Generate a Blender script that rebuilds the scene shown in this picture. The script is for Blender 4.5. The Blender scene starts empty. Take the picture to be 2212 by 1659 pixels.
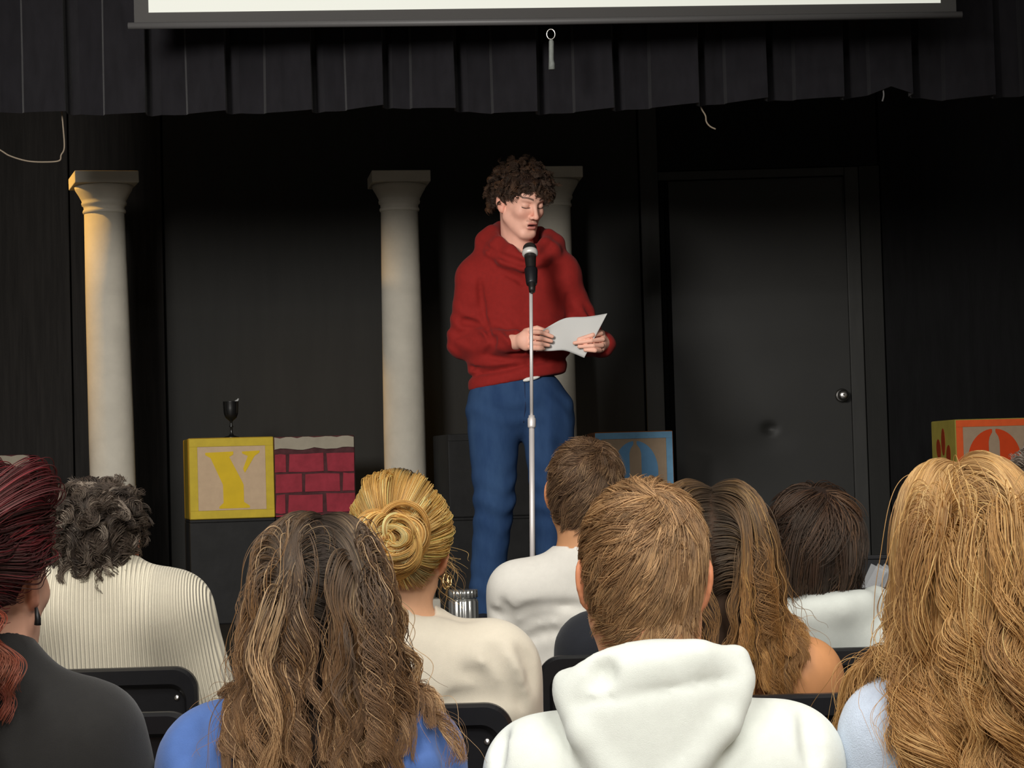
import bpy, bmesh, math, random
import numpy as np
from mathutils import Matrix, Vector

random.seed(7)
RNG = np.random.default_rng(7)
SC = bpy.context.scene
COL = SC.collection

# ------------------------------------------------------------------ camera
FPX = 77.0 / 36.0 * 2212.0
CAM_Z = 1.28
PITCH = math.atan((1020 - 829.5) / FPX)
ROLL = math.radians(-1.6)
cam_data = bpy.data.cameras.new('camera')
cam_data.lens = 77.0
cam_data.sensor_width = 36.0
cam_data.clip_start = 0.05
cam_data.clip_end = 60
cam = bpy.data.objects.new('camera', cam_data)
COL.objects.link(cam)
CAM_M = Matrix.Rotation(math.pi / 2 + PITCH, 3, 'X') @ Matrix.Rotation(ROLL, 3, 'Z')
cam.matrix_world = Matrix.Translation((0, 0, CAM_Z)) @ CAM_M.to_4x4()
SC.camera = cam
cam_data.dof.use_dof = False
_CM = np.array(CAM_M)


def P(px, py, Y):
    """the point that stands at distance Y in front of the camera and shows at pixel (px, py)"""
    d = _CM @ np.array([(px - 1106) / FPX, -(py - 829.5) / FPX, -1.0])
    d = d * (Y / d[1])
    return np.array([d[0], d[1], d[2] + CAM_Z])


def S(c):
    """sRGB 0-255 -> linear rgba"""
    return tuple(((v / 255) / 12.92 if v / 255 <= .04045 else ((v / 255 + .055) / 1.055) ** 2.4) for v in c) + (1.0,)


# ------------------------------------------------------------------ world, lights, exposure
world = bpy.data.worlds.new('world')
SC.world = world
world.use_nodes = True
world.node_tree.nodes['Background'].inputs[0].default_value = (1.0, .95, .88, 1)
world.node_tree.nodes['Background'].inputs[1].default_value = 0.10


def area(name, loc, target, sx, sy, power, color):
    l = bpy.data.lights.new(name, 'AREA')
    l.shape = 'RECTANGLE'
    l.size, l.size_y, l.energy, l.color = sx, sy, power, color
    o = bpy.data.objects.new(name, l)
    COL.objects.link(o)
    o.location = loc
    d = Vector(target) - Vector(loc)
    o.rotation_euler = d.to_track_quat('-Z', 'Y').to_euler()
    return o


# fluorescent ceiling panels over the audience
for _x in (-1.3, 1.3):
    for _y, _pw in ((-4.3, 2.0), (-1.9, 1.25), (.6, .62), (3.1, .34)):
        area('ceiling_panel_light', (_x, _y, 4.28), (_x, _y, 0), 1.2, 1.2, 102 * _pw, (1.0, .975, .932))

# stage wash lamp, high on the side of the hall, aimed at the microphone
_w = bpy.data.lights.new('stage_wash_lamp', 'SPOT')
_w.energy, _w.color, _w.spot_size, _w.spot_blend, _w.shadow_soft_size = 1250, (1.0, .955, .90), math.radians(50), .9, .5
_wo = bpy.data.objects.new('stage_wash_lamp', _w)
COL.objects.link(_wo)
_wo.location = (-1.9, 1.9, 2.98)
_wo.rotation_euler = (Vector((-.35, 8.8, 1.75)) - Vector(_wo.location)).to_track_quat('-Z', 'Y').to_euler()

SC.view_settings.view_transform = 'Standard'
SC.view_settings.look = 'None'
SC.view_settings.exposure = 0.0
SC.view_settings.gamma = 1.0
SC.view_settings.use_curve_mapping = False
SC.cycles.use_denoising = True
SC.cycles.max_bounces = 4
SC.cycles.diffuse_bounces = 3
SC.cycles.glossy_bounces = 3
SC.cycles.transmission_bounces = 4
SC.cycles.transparent_max_bounces = 6
SC.cycles.caustics_reflective = False
SC.cycles.caustics_refractive = False
SC.cycles.use_adaptive_sampling = True
SC.cycles.adaptive_threshold = 0.03

# ------------------------------------------------------------------ object helpers


def tag(o, label=None, cat=None, group=None, kind=None):
    for k, v in (('label', label), ('category', cat), ('group', group), ('kind', kind)):
        if v:
            o[k] = v
    return o


def empty(name, loc=(0, 0, 0), rz=0.0):
    o = bpy.data.objects.new(name, None)
    COL.objects.link(o)
    o.location = loc
    o.rotation_euler = (0, 0, rz)
    o.empty_display_size = .1
    return o


def link_mesh(name, me, mat, parent=None, world_coords=True):
    o = bpy.data.objects.new(name, me)
    COL.objects.link(o)
    if mat is not None:
        me.materials.clear()
        me.materials.append(mat)
    if parent is not None:
        o.parent = parent
    return o


def mesh_np(name, verts, faces, mat, parent=None, origin=None, smooth=True, colors=None):
    """verts in world coordinates; shifted so that they sit under a parent at `origin`"""
    v = np.asarray(verts, dtype=np.float32).reshape(-1, 3)
    if origin is not None:
        v = v - np.asarray(origin, dtype=np.float32)
    me = bpy.data.meshes.new(name)
    if isinstance(faces, np.ndarray):
        n, k = faces.shape
        me.vertices.add(len(v))
        me.vertices.foreach_set('co', v.ravel())
        me.loops.add(n * k)
        me.loops.foreach_set('vertex_index', faces.astype(np.int32).ravel())
        me.polygons.add(n)
        me.polygons.foreach_set('loop_start', np.arange(0, n * k, k, dtype=np.int32))
        me.update(calc_edges=True)
    else:
        me.from_pydata([tuple(map(float, p)) for p in v], [], faces)
        me.update()
    if smooth:
        me.polygons.foreach_set('use_smooth', np.ones(len(me.polygons), dtype=bool))
    if colors is not None:
        a = me.color_attributes.new('tint', 'FLOAT_COLOR', 'POINT')
        a.data.foreach_set('color', np.asarray(colors, dtype=np.float32).ravel())
    return link_mesh(name, me, mat, parent)


def bm_obj(name, bm, mat, parent=None, smooth=False):
    bmesh.ops.recalc_face_normals(bm, faces=bm.faces[:])
    me = bpy.data.meshes.new(name)
    bm.to_mesh(me)
    bm.free()
    if smooth:
        me.polygons.foreach_set('use_smooth', np.ones(len(me.polygons), dtype=bool))
    return link_mesh(name, me, mat, parent)


def add_box(bm, lo, hi, bevel=0.0, seg=2, M=None):
    r = bmesh.ops.create_cube(bm, size=1.0)
    vs = r['verts']
    lo, hi = Vector(lo), Vector(hi)
    c, s = (lo + hi) / 2, hi - lo
    for v in vs:
        v.co = Vector((v.co.x * s.x, v.co.y * s.y, v.co.z * s.z)) + c
    if bevel > 0:
        es = list({e for v in vs for e in v.link_edges})
        r = bmesh.ops.bevel(bm, geom=es, offset=bevel, segments=seg, affect='EDGES', profile=.5)
        vs = list({v for f in r['faces'] for v in f.verts} | set(v for v in vs if v.is_valid))
    if M is not None:
        for v in vs:
            v.co = M @ v.co
    return vs


def box(name, lo, hi, mat, parent=None, bevel=0.0):
    bm = bmesh.new()
    add_box(bm, lo, hi, bevel)
    return bm_obj(name, bm, mat, parent)


def lathe(profile, n=40):
    """profile [(r, z)] -> verts, faces"""
    vs, fs = [], []
    for r, z in profile:
        for i in range(n):
            a = 2 * math.pi * i / n
            vs.append((r * math.cos(a), r * math.sin(a), z))
    for j in range(len(profile) - 1):
        for i in range(n):
            a, b = j * n + i, j * n + (i + 1) % n
            fs.append((a, b, b + n, a + n))
    fs.append(tuple(range(n))[::-1])
    fs.append(tuple((len(profile) - 1) * n + i for i in range(n)))
    return vs, fs


def tube(pts, rad, n=8, closed=False):
    """tube along points; rad scalar or list"""
    pts = [Vector(p) for p in pts]
    m = len(pts)
    rads = [rad] * m if np.isscalar(rad) else list(rad)
    vs, fs = [], []
    up = None
    for i, p in enumerate(pts):
        if closed:
            t = pts[(i + 1) % m] - pts[i - 1]
        else:
            t = pts[min(i + 1, m - 1)] - pts[max(i - 1, 0)]
        t.normalize()
        if up is None:
            up = Vector((0, 0, 1)) if abs(t.z) < .9 else Vector((1, 0, 0))
        up = (up - t * up.dot(t)).normalized()
        w = t.cross(up)
        for k in range(n):
            a = 2 * math.pi * k / n
            vs.append(p + (up * math.cos(a) + w * math.sin(a)) * rads[i])
    for i in range(m if closed else m - 1):
        j = (i + 1) % m
        for k in range(n):
            a, b = i * n + k, i * n + (k + 1) % n
            fs.append((a, b, j * n + (k + 1) % n, j * n + k))
    if not closed:
        fs.append(tuple(range(n))[::-1])
        fs.append(tuple((m - 1) * n + k for k in range(n)))
    return [tuple(v) for v in vs], fs


def smooth_line(ctrl, per=8):
    """Catmull-Rom through control points"""
    c = [np.array(p, float) for p in ctrl]
    c = [2 * c[0] - c[1]] + c + [2 * c[-1] - c[-2]]
    out = []
    for i in range(1, len(c) - 2):
        for t in np.linspace(0, 1, per, endpoint=False):
            p0, p1, p2, p3 = c[i - 1:i + 3]
            out.append(.5 * ((2 * p1) + (-p0 + p2) * t + (2 * p0 - 5 * p1 + 4 * p2 - p3) * t * t + (-p0 + 3 * p1 - 3 * p2 + p3) * t ** 3))
    out.append(c[-2])
    return out


def join_vf(parts):
    vs, fs = [], []
    for v, f in parts:
        o = len(vs)
        vs += [tuple(p) for p in v]
        fs += [tuple(i + o for i in q) for q in f]
    return vs, fs


# ------------------------------------------------------------------ materials
def new_mat(name):
    m = bpy.data.materials.new(name)
    m.use_nodes = True
    nt = m.node_tree
    b = nt.nodes['Principled BSDF']
    return m, nt, b


def N(nt, typ, **kw):
    n = nt.nodes.new(typ)
    for k, v in kw.items():
        if k.startswith('i_'):
            n.inputs[k[2:].replace('_', ' ')].default_value = v
        else:
            setattr(n, k, v)
    return n


def mat_plain(name, col, rough=.6, metal=0.0, spec=.5, noise=0.0, nscale=30, bump=0.0, bscale=200, stretch=(1, 1, 1), sheen=0.0):
    m, nt, b = new_mat(name)
    b.inputs['Roughness'].default_value = rough
    b.inputs['Metallic'].default_value = metal
    b.inputs['Specular IOR Level'].default_value = spec
    b.inputs['Sheen Weight'].default_value = sheen
    tc = N(nt, 'ShaderNodeTexCoord')
    mp = N(nt, 'ShaderNodeMapping')
    mp.inputs['Scale'].default_value = stretch
    nt.links.new(tc.outputs['Object'], mp.inputs['Vector'])
    c = S(col)
    if noise > 0:
        nz = N(nt, 'ShaderNodeTexNoise', i_Scale=nscale, i_Detail=5.0, i_Roughness=.6)
        nt.links.new(mp.outputs[0], nz.inputs['Vector'])
        mr = N(nt, 'ShaderNodeMapRange')
        mr.inputs['From Min'].default_value = .3
        mr.inputs['From Max'].default_value = .7
        mr.inputs['To Min'].default_value = 1 - noise
        mr.inputs['To Max'].default_value = 1 + noise
        nt.links.new(nz.outputs['Fac'], mr.inputs['Value'])
        mx = N(nt, 'ShaderNodeVectorMath', operation='SCALE')
        mx.inputs[0].default_value = c[:3]
        nt.links.new(mr.outputs[0], mx.inputs['Scale'])
        nt.links.new(mx.outputs[0], b.inputs['Base Color'])
    else:
        b.inputs['Base Color'].default_value = c
    if bump > 0:
        nz = N(nt, 'ShaderNodeTexNoise', i_Scale=bscale, i_Detail=4.0)
        nt.links.new(mp.outputs[0], nz.inputs['Vector'])
        bp = N(nt, 'ShaderNodeBump', i_Strength=bump, i_Distance=.01)
        nt.links.new(nz.outputs['Fac'], bp.inputs['Height'])
        nt.links.new(bp.outputs[0], b.inputs['Normal'])
    return m


def mat_skin(name, col=(222, 160, 135)):
    m, nt, b = new_mat(name)
    at = N(nt, 'ShaderNodeAttribute', attribute_name='tint')
    nz = N(nt, 'ShaderNodeTexNoise', i_Scale=45.0, i_Detail=4.0)
    tc = N(nt, 'ShaderNodeTexCoord')
    nt.links.new(tc.outputs['Object'], nz.inputs['Vector'])
    mr = N(nt, 'ShaderNodeMapRange')
    mr.inputs['To Min'].default_value = .90
    mr.inputs['To Max'].default_value = 1.10
    nt.links.new(nz.outputs['Fac'], mr.inputs['Value'])
    mx = N(nt, 'ShaderNodeVectorMath', operation='SCALE')
    nt.links.new(at.outputs['Color'], mx.inputs[0])
    nt.links.new(mr.outputs[0], mx.inputs['Scale'])
    nt.links.new(mx.outputs[0], b.inputs['Base Color'])
    b.inputs['Roughness'].default_value = .52
    b.inputs['Specular IOR Level'].default_value = .35
    b.inputs['Subsurface Weight'].default_value = .0
    b.inputs['Subsurface Radius'].default_value = (.012, .005, .003)
    b.inputs['Subsurface Scale'].default_value = 1.0
    return m


def mat_cloth(name, col, rough=.85, weave=900, bump=.25, noise=.06, rib=0.0, rib_depth=.6, sheen=.15):
    """woven or knitted cloth; rib = width of one knitted rib in metres"""
    m, nt, b = new_mat(name)
    b.inputs['Roughness'].default_value = rough
    b.inputs['Specular IOR Level'].default_value = .2
    b.inputs['Sheen Weight'].default_value = sheen
    tc = N(nt, 'ShaderNodeTexCoord')
    nz = N(nt, 'ShaderNodeTexNoise', i_Scale=60.0, i_Detail=6.0, i_Roughness=.7)
    nt.links.new(tc.outputs['Object'], nz.inputs['Vector'])
    mr = N(nt, 'ShaderNodeMapRange')
    mr.inputs['From Min'].default_value = .3
    mr.inputs['From Max'].default_value = .7
    mr.inputs['To Min'].default_value = 1 - noise
    mr.inputs['To Max'].default_value = 1 + noise
    nt.links.new(nz.outputs['Fac'], mr.inputs['Value'])
    mx = N(nt, 'ShaderNodeVectorMath', operation='SCALE')
    mx.inputs[0].default_value = S(col)[:3]
    nt.links.new(mr.outputs[0], mx.inputs['Scale'])
    n2 = N(nt, 'ShaderNodeTexNoise', i_Scale=float(weave), i_Detail=2.0)
    nt.links.new(tc.outputs['Object'], n2.inputs['Vector'])
    bp = N(nt, 'ShaderNodeBump', i_Strength=bump, i_Distance=.002)
    nt.links.new(n2.outputs['Fac'], bp.inputs['Height'])
    out_n = bp
    colout = mx.outputs[0]
    if rib > 0:
        at = N(nt, 'ShaderNodeAttribute', attribute_name='ribu')
        ml = N(nt, 'ShaderNodeMath', operation='MULTIPLY')
        ml.inputs[1].default_value = 2 * math.pi / rib
        nt.links.new(at.outputs['Fac'], ml.inputs[0])
        sn = N(nt, 'ShaderNodeMath', operation='SINE')
        nt.links.new(ml.outputs[0], sn.inputs[0])
        b2 = N(nt, 'ShaderNodeBump', i_Strength=rib_depth, i_Distance=.004)
        nt.links.new(sn.outputs[0], b2.inputs['Height'])
        nt.links.new(bp.outputs[0], b2.inputs['Normal'])
        out_n = b2
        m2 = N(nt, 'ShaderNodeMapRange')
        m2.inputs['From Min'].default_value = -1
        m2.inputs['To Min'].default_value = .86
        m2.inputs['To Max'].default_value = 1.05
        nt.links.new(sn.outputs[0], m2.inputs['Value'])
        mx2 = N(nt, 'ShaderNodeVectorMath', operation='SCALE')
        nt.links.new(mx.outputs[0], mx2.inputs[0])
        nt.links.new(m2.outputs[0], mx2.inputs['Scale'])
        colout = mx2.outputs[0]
    nt.links.new(colout, b.inputs['Base Color'])
    nt.links.new(out_n.outputs[0], b.inputs['Normal'])
    return m


def mat_denim(name, col):
    m, nt, b = new_mat(name)
    b.inputs['Roughness'].default_value = .9
    b.inputs['Specular IOR Level'].default_value = .15
    tc = N(nt, 'ShaderNodeTexCoord')
    mp = N(nt, 'ShaderNodeMapping')
    mp.inputs['Scale'].default_value = (1, 1, .35)
    nt.links.new(tc.outputs['Object'], mp.inputs['Vector'])
    nz = N(nt, 'ShaderNodeTexNoise', i_Scale=9.0, i_Detail=8.0, i_Roughness=.65)
    nt.links.new(mp.outputs[0], nz.inputs['Vector'])
    cr = N(nt, 'ShaderNodeValToRGB')
    cr.color_ramp.elements[0].position = .35
    cr.color_ramp.elements[1].position = .72
    c = S(col)
    cr.color_ramp.elements[0].color = (c[0] * .75, c[1] * .8, c[2] * .85, 1)
    cr.color_ramp.elements[1].color = (c[0] * 1.5, c[1] * 1.4, c[2] * 1.25, 1)
    nt.links.new(nz.outputs['Fac'], cr.inputs['Fac'])
    nt.links.new(cr.outputs[0], b.inputs['Base Color'])
    n2 = N(nt, 'ShaderNodeTexNoise', i_Scale=700.0)
    nt.links.new(tc.outputs['Object'], n2.inputs['Vector'])
    bp = N(nt, 'ShaderNodeBump', i_Strength=.2, i_Distance=.002)
    nt.links.new(n2.outputs['Fac'], bp.inputs['Height'])
    nt.links.new(bp.outputs[0], b.inputs['Normal'])
    return m


def mat_hair(name, rough=.3, shine=.30):
    m = bpy.data.materials.new(name)
    m.use_nodes = True
    nt = m.node_tree
    nt.nodes.clear()
    out = N(nt, 'ShaderNodeOutputMaterial')
    at = N(nt, 'ShaderNodeAttribute', attribute_name='hcol')
    df = N(nt, 'ShaderNodeBsdfDiffuse')
    nt.links.new(at.outputs['Color'], df.inputs['Color'])
    tr = N(nt, 'ShaderNodeBsdfHair', component='Transmission')
    tr.inputs['RoughnessU'].default_value = .4
    tr.inputs['RoughnessV'].default_value = 1.0
    nt.links.new(at.outputs['Color'], tr.inputs['Color'])
    rf = N(nt, 'ShaderNodeBsdfHair', component='Reflection')
    rf.inputs['RoughnessU'].default_value = rough
    rf.inputs['RoughnessV'].default_value = 1.0
    mc = N(nt, 'ShaderNodeMix', data_type='RGBA')
    mc.inputs['Factor'].default_value = .35
    nt.links.new(at.outputs['Color'], mc.inputs[6])
    mc.inputs[7].default_value = (.75, .68, .58, 1)
    nt.links.new(mc.outputs[2], rf.inputs['Color'])
    m1 = N(nt, 'ShaderNodeMixShader')
    m1.inputs[0].default_value = .22
    nt.links.new(df.outputs[0], m1.inputs[1])
    nt.links.new(tr.outputs[0], m1.inputs[2])
    m2 = N(nt, 'ShaderNodeMixShader')
    m2.inputs[0].default_value = shine
    nt.links.new(m1.outputs[0], m2.inputs[1])
    nt.links.new(rf.outputs[0], m2.inputs[2])
    nt.links.new(m2.outputs[0], out.inputs['Surface'])
    return m


# ------------------------------------------------------------------ solid shapes from distance fields
def rotm(z=0., x=0., y=0.):
    """Rz @ Rx @ Ry (degrees)"""
    return np.array(Matrix.Rotation(math.radians(z), 3, 'Z') @ Matrix.Rotation(math.radians(x), 3, 'X') @ Matrix.Rotation(math.radians(y), 3, 'Y'))


class Ell:
    def __init__(s, c, r, R=None):
        s.c, s.r = np.array(c, float), np.array(r, float)
        s.R = np.eye(3) if R is None else np.array(R)
        e = np.sqrt(((s.R * s.r) ** 2).sum(1))
        s.lo, s.hi = s.c - e, s.c + e

    def f(s, x, y, z):
        x, y, z = x - s.c[0], y - s.c[1], z - s.c[2]
        R, r = s.R, s.r
        u = (R[0, 0] * x + R[1, 0] * y + R[2, 0] * z) / r[0]
        v = (R[0, 1] * x + R[1, 1] * y + R[2, 1] * z) / r[1]
        w = (R[0, 2] * x + R[1, 2] * y + R[2, 2] * z) / r[2]
        k0 = np.sqrt(u * u + v * v + w * w) + 1e-9
        k1 = np.sqrt((u / r[0]) ** 2 + (v / r[1]) ** 2 + (w / r[2]) ** 2) + 1e-9
        return k0 * (k0 - 1) / k1


class Cone:
    """round cone from a to b; flat = (dir, s): squashed by s along dir"""
    def __init__(s, a, b, ra, rb, flat=None):
        s.a, s.b, s.ra, s.rb = np.array(a, float), np.array(b, float), ra, rb
        s.flat = None
        m = max(ra, rb)
        s.lo, s.hi = np.minimum(s.a, s.b) - m, np.maximum(s.a, s.b) + m
        if flat is not None:
            d = np.array(flat[0], float)
            s.flat = (d / np.linalg.norm(d), flat[1])
            ab = s.b - s.a
            s.abs_ = ab + s.flat[0] * ((ab @ s.flat[0]) * (1 / s.flat[1] - 1))

    def f(s, x, y, z):
        x, y, z = x - s.a[0], y - s.a[1], z - s.a[2]
        ab = s.b - s.a
        k = 1.0
        if s.flat is not None:
            d, q = s.flat
            g = (x * d[0] + y * d[1] + z * d[2]) * (1 / q - 1)
            x, y, z = x + g * d[0], y + g * d[1], z + g * d[2]
            ab = s.abs_
            k = (1 + q) / 2
        t = np.clip((x * ab[0] + y * ab[1] + z * ab[2]) / max(ab @ ab, 1e-9), 0, 1)
        return (np.sqrt((x - t * ab[0]) ** 2 + (y - t * ab[1]) ** 2 + (z - t * ab[2]) ** 2) - (s.ra + (s.rb - s.ra) * t)) * k


class RBox:
    def __init__(s, c, h, rad=.005, R=None):
        s.c, s.h, s.rad = np.array(c, float), np.array(h, float) - rad, rad
        s.R = np.eye(3) if R is None else np.array(R)
        e = (np.abs(s.R) * (s.h + rad)).sum(1)
        s.lo, s.hi = s.c - e, s.c + e

    def f(s, x, y, z):
        x, y, z = x - s.c[0], y - s.c[1], z - s.c[2]
        R = s.R
        u = np.abs(R[0, 0] * x + R[1, 0] * y + R[2, 0] * z) - s.h[0]
        v = np.abs(R[0, 1] * x + R[1, 1] * y + R[2, 1] * z) - s.h[1]
        w = np.abs(R[0, 2] * x + R[1, 2] * y + R[2, 2] * z) - s.h[2]
        return np.sqrt(np.maximum(u, 0) ** 2 + np.maximum(v, 0) ** 2 + np.maximum(w, 0) ** 2) + np.minimum(np.maximum(np.maximum(u, v), w), 0) - s.rad


class Half:
    """everything on the side of the plane that n points to is outside"""
    def __init__(s, p, n):
        s.p, s.n = np.array(p, float), np.array(n, float) / np.linalg.norm(n)
        s.lo, s.hi = np.full(3, -99.), np.full(3, 99.)

    def f(s, x, y, z):
        return (x - s.p[0]) * s.n[0] + (y - s.p[1]) * s.n[1] + (z - s.p[2]) * s.n[2]


class Fun:
    def __init__(s, f, lo=(-99,) * 3, hi=(99,) * 3):
        s.f, s.lo, s.hi = f, np.array(lo, float), np.array(hi, float)


def chain(pts, rads, k=.01, flat=None):
    return [('u', Cone(pts[i], pts[i + 1], rads[i], rads[i + 1], flat), k) for i in range(len(pts) - 1)]


def _smin(a, b, k):
    if k <= 0:
        return np.minimum(a, b)
    h = np.maximum(k - np.abs(a - b), 0) / k
    return np.minimum(a, b) - h * h * k * .25


def ops_eval(ops, x, y, z):
    D = np.full(np.broadcast(x, y, z).shape, 9.0)
    for typ, p, k in ops:
        d = p.f(x, y, z)
        if typ == 'u':
            D = _smin(D, d, k)
        elif typ == 's':
            D = -_smin(-D, d, k)
        elif typ == 'i':
            D = -_smin(-D, -d, k)
        else:
            D = D + d
    return D


def axis(segs, fine, coarse):
    """1-D sample positions from lo to hi, fine inside the wanted intervals; segs = (lo, hi, [(a, b), ...])"""
    lo, hi, want = segs
    out, x = [lo], lo
    while x < hi:
        dist = min([0 if a <= x <= b else min(abs(x - a), abs(x - b)) for a, b in want] or [9])
        x += fine + (coarse - fine) * min(1, dist / .06)
        out.append(x)
    return np.array(out, dtype=np.float32)


def solidify(ops, ax, smooth=1):
    """polygonise ops on the grid given by three coordinate arrays (surface nets)"""
    X, Y, Z = ax
    nx, ny, nz = len(X), len(Y), len(Z)
    D = np.full((nx, ny, nz), 9.0, dtype=np.float32)
    vox = max(np.diff(X).max(), np.diff(Y).max(), np.diff(Z).max())
    for typ, p, k in ops:
        pad = k + 3 * vox + .01
        sl = []
        for A, l, h in zip(ax, p.lo - pad, p.hi + pad):
            i, j = np.searchsorted(A, l), np.searchsorted(A, h)
            sl.append(slice(max(i - 1, 0), min(j + 1, len(A))))
        sl = tuple(sl)
        xs, ys, zs = X[sl[0]][:, None, None], Y[sl[1]][None, :, None], Z[sl[2]][None, None, :]
        if 0 in (xs.size, ys.size, zs.size):
            continue
        d = np.asarray(p.f(xs, ys, zs), dtype=np.float32)
        sub = D[sl]
        if typ == 'u':
            D[sl] = _smin(sub, d, k)
        elif typ == 's':
            D[sl] = -_smin(-sub, d, k)
        elif typ == 'i':
            D[sl] = -_smin(-sub, -d, k)
        else:
            D[sl] = sub + d
    neg = D < 0
    cnt = np.zeros((nx - 1, ny - 1, nz - 1), dtype=np.int8)
    for a in (0, 1):
        for b in (0, 1):
            for c in (0, 1):
                cnt += neg[a:nx - 1 + a, b:ny - 1 + b, c:nz - 1 + c]
    act = (cnt > 0) & (cnt < 8)
    I, J, K = np.nonzero(act)
    n = len(I)
    idx = np.full(act.shape, -1, dtype=np.int32)
    idx[I, J, K] = np.arange(n)
    acc = np.zeros((n, 3))
    num = np.zeros(n)
    C = [(a, b, c) for a in (0, 1) for b in (0, 1) for c in (0, 1)]
    for p in C:
        for ax_i in range(3):
            if p[ax_i]:
                continue
            q = list(p)
            q[ax_i] = 1
            d0 = D[I + p[0], J + p[1], K + p[2]]
            d1 = D[I + q[0], J + q[1], K + q[2]]
            m = (d0 < 0) != (d1 < 0)
            t = np.where(m, d0 / np.where(m, d0 - d1, 1), 0)
            p0 = np.stack([X[I + p[0]], Y[J + p[1]], Z[K + p[2]]], 1)
            p1 = np.stack([X[I + q[0]], Y[J + q[1]], Z[K + q[2]]], 1)
            acc += np.where(m[:, None], p0 + (p1 - p0) * t[:, None], 0)
            num += m
    V = acc / num[:, None]
    F = []
    for a in range(3):
        b, c = (a + 1) % 3, (a + 2) % 3
        s0 = [slice(None)] * 3
        s1 = [slice(None)] * 3
        s0[a], s1[a] = slice(0, -1), slice(1, None)
        m = neg[tuple(s0)] != neg[tuple(s1)]
        E = np.stack(np.nonzero(m), 1)
        ok = (E[:, b] > 0) & (E[:, c] > 0) & (E[:, b] < D.shape[b] - 1) & (E[:, c] < D.shape[c] - 1)
        E = E[ok]
        inside = neg[tuple(E.T)]
        q = []
        for db, dc in ((0, 0), (-1, 0), (-1, -1), (0, -1)):
            G = E.copy()
            G[:, b] += db
            G[:, c] += dc
            q.append(idx[tuple(G.T)])
        q = np.stack(q, 1)
        q[~inside] = q[~inside][:, ::-1]
        F.append(q)
    F = np.concatenate(F)
    F = F[(F >= 0).all(1)]
    for _ in range(smooth):
        s = np.zeros((n, 3))
        w = np.zeros(n)
        for i in range(4):
            a, b = F[:, i], F[:, (i + 1) % 4]
            for ax_i in range(3):
                s[:, ax_i] += np.bincount(a, V[b, ax_i], n) + np.bincount(b, V[a, ax_i], n)
            w += np.bincount(a, minlength=n) + np.bincount(b, minlength=n)
        V = V * .4 + .6 * s / np.maximum(w, 1)[:, None]
    return V, F


def bounds(ops, pad):
    lo = np.min([p.lo for t, p, k in ops if t == 'u'], axis=0) - pad
    hi = np.max([p.hi for t, p, k in ops if t == 'u'], axis=0) + pad
    return lo, hi


def solid(ops, res, smooth=1, fine=None, fine_boxes=()):
    lo, hi = bounds(ops, .03 + res * 2)
    ax = []
    for a in range(3):
        want = [(b[0][a], b[1][a]) for b in fine_boxes]
        ax.append(axis((lo[a], hi[a], want), fine or res, res))
    return solidify(ops, ax, smooth)

# ================================================================== THE SETTING
M = {}
M['wall'] = mat_plain('black_painted_board', (38, 38, 36), rough=.7, spec=.25, noise=.10, nscale=4, bump=.05, bscale=30, stretch=(4, 4, .5))
M['wall_b'] = mat_plain('black_scuffed_board', (37, 35, 33), rough=.75, spec=.2, noise=.30, nscale=7, bump=.12, bscale=50, stretch=(9, 9, .5))
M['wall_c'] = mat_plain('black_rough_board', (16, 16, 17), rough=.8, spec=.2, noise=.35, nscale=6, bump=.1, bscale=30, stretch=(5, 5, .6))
M['wallback'] = mat_plain('black_gap', (10, 10, 10), rough=.9, spec=.1)
M['door'] = mat_plain('black_door_paint', (40, 40, 38), rough=.5, spec=.3, noise=.10, nscale=3)
M['trimpaint'] = mat_plain('black_trim_paint', (50, 50, 48), rough=.55, spec=.3, noise=.15, nscale=10, stretch=(3, 3, .5))
M['stage'] = mat_plain('black_stage_floor', (30, 29, 28), rough=.6, spec=.3, noise=.3, nscale=12)
M['hall'] = mat_plain('hall_floor', (120, 112, 102), rough=.6, noise=.1, nscale=6)
M['ceil'] = mat_plain('ceiling_tile', (205, 203, 196), rough=.9, noise=.05, nscale=20)
M['chrome'] = mat_plain('brushed_chrome', (200, 198, 194), rough=.28, metal=1.0)
M['pole'] = mat_plain('satin_steel', (226, 220, 217), rough=.45, metal=.35)
M['blackplastic'] = mat_plain('black_plastic', (26, 26, 29), rough=.38, spec=.5, noise=.12, nscale=60)
M['blackmetal'] = mat_plain('black_metal', (22, 22, 22), rough=.45, spec=.5)
M['valance'] = mat_plain('black_valance_cloth', (25, 24, 27), rough=.95, spec=.1, noise=.2, nscale=14, bump=.2, bscale=500, stretch=(2, 2, .6), sheen=.1)

FLOOR_Z = 0.66
WY = 10.5


def struct(o):
    o['kind'] = 'structure'
    return o


struct(box('floor', (-5, -5, -.1), (5, 7.3, 0), M['hall']))
struct(box('stage_floor', (-5, 7.3, -.1), (5, 11.2, FLOOR_Z), M['stage']))
struct(box('ceiling', (-5, -5, 4.32), (5, 11.2, 4.42), M['ceil']))
struct(box('wall_left', (-5.1, 7.3, 0), (-5.0, 11.2, 4.32), M['wallback']))
struct(box('wall_right', (5.0, 7.3, 0), (5.1, 11.2, 4.32), M['wallback']))

wall = struct(box('wall_back', (-5, WY + .04, FLOOR_Z), (5, WY + .2, 4.32), M['wallback']))


def wx(px, py=820):
    return float(P(px, py, WY)[0])


def wz(px, py):
    return float(P(px, py, WY)[2])


def panel(x0, x1, mat, y=WY, t=.03, z0=None, z1=4.30, name='panel'):
    return box(name, (x0, y, FLOOR_Z if z0 is None else z0), (x1, y + t, z1), mat, wall, bevel=.003)


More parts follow.
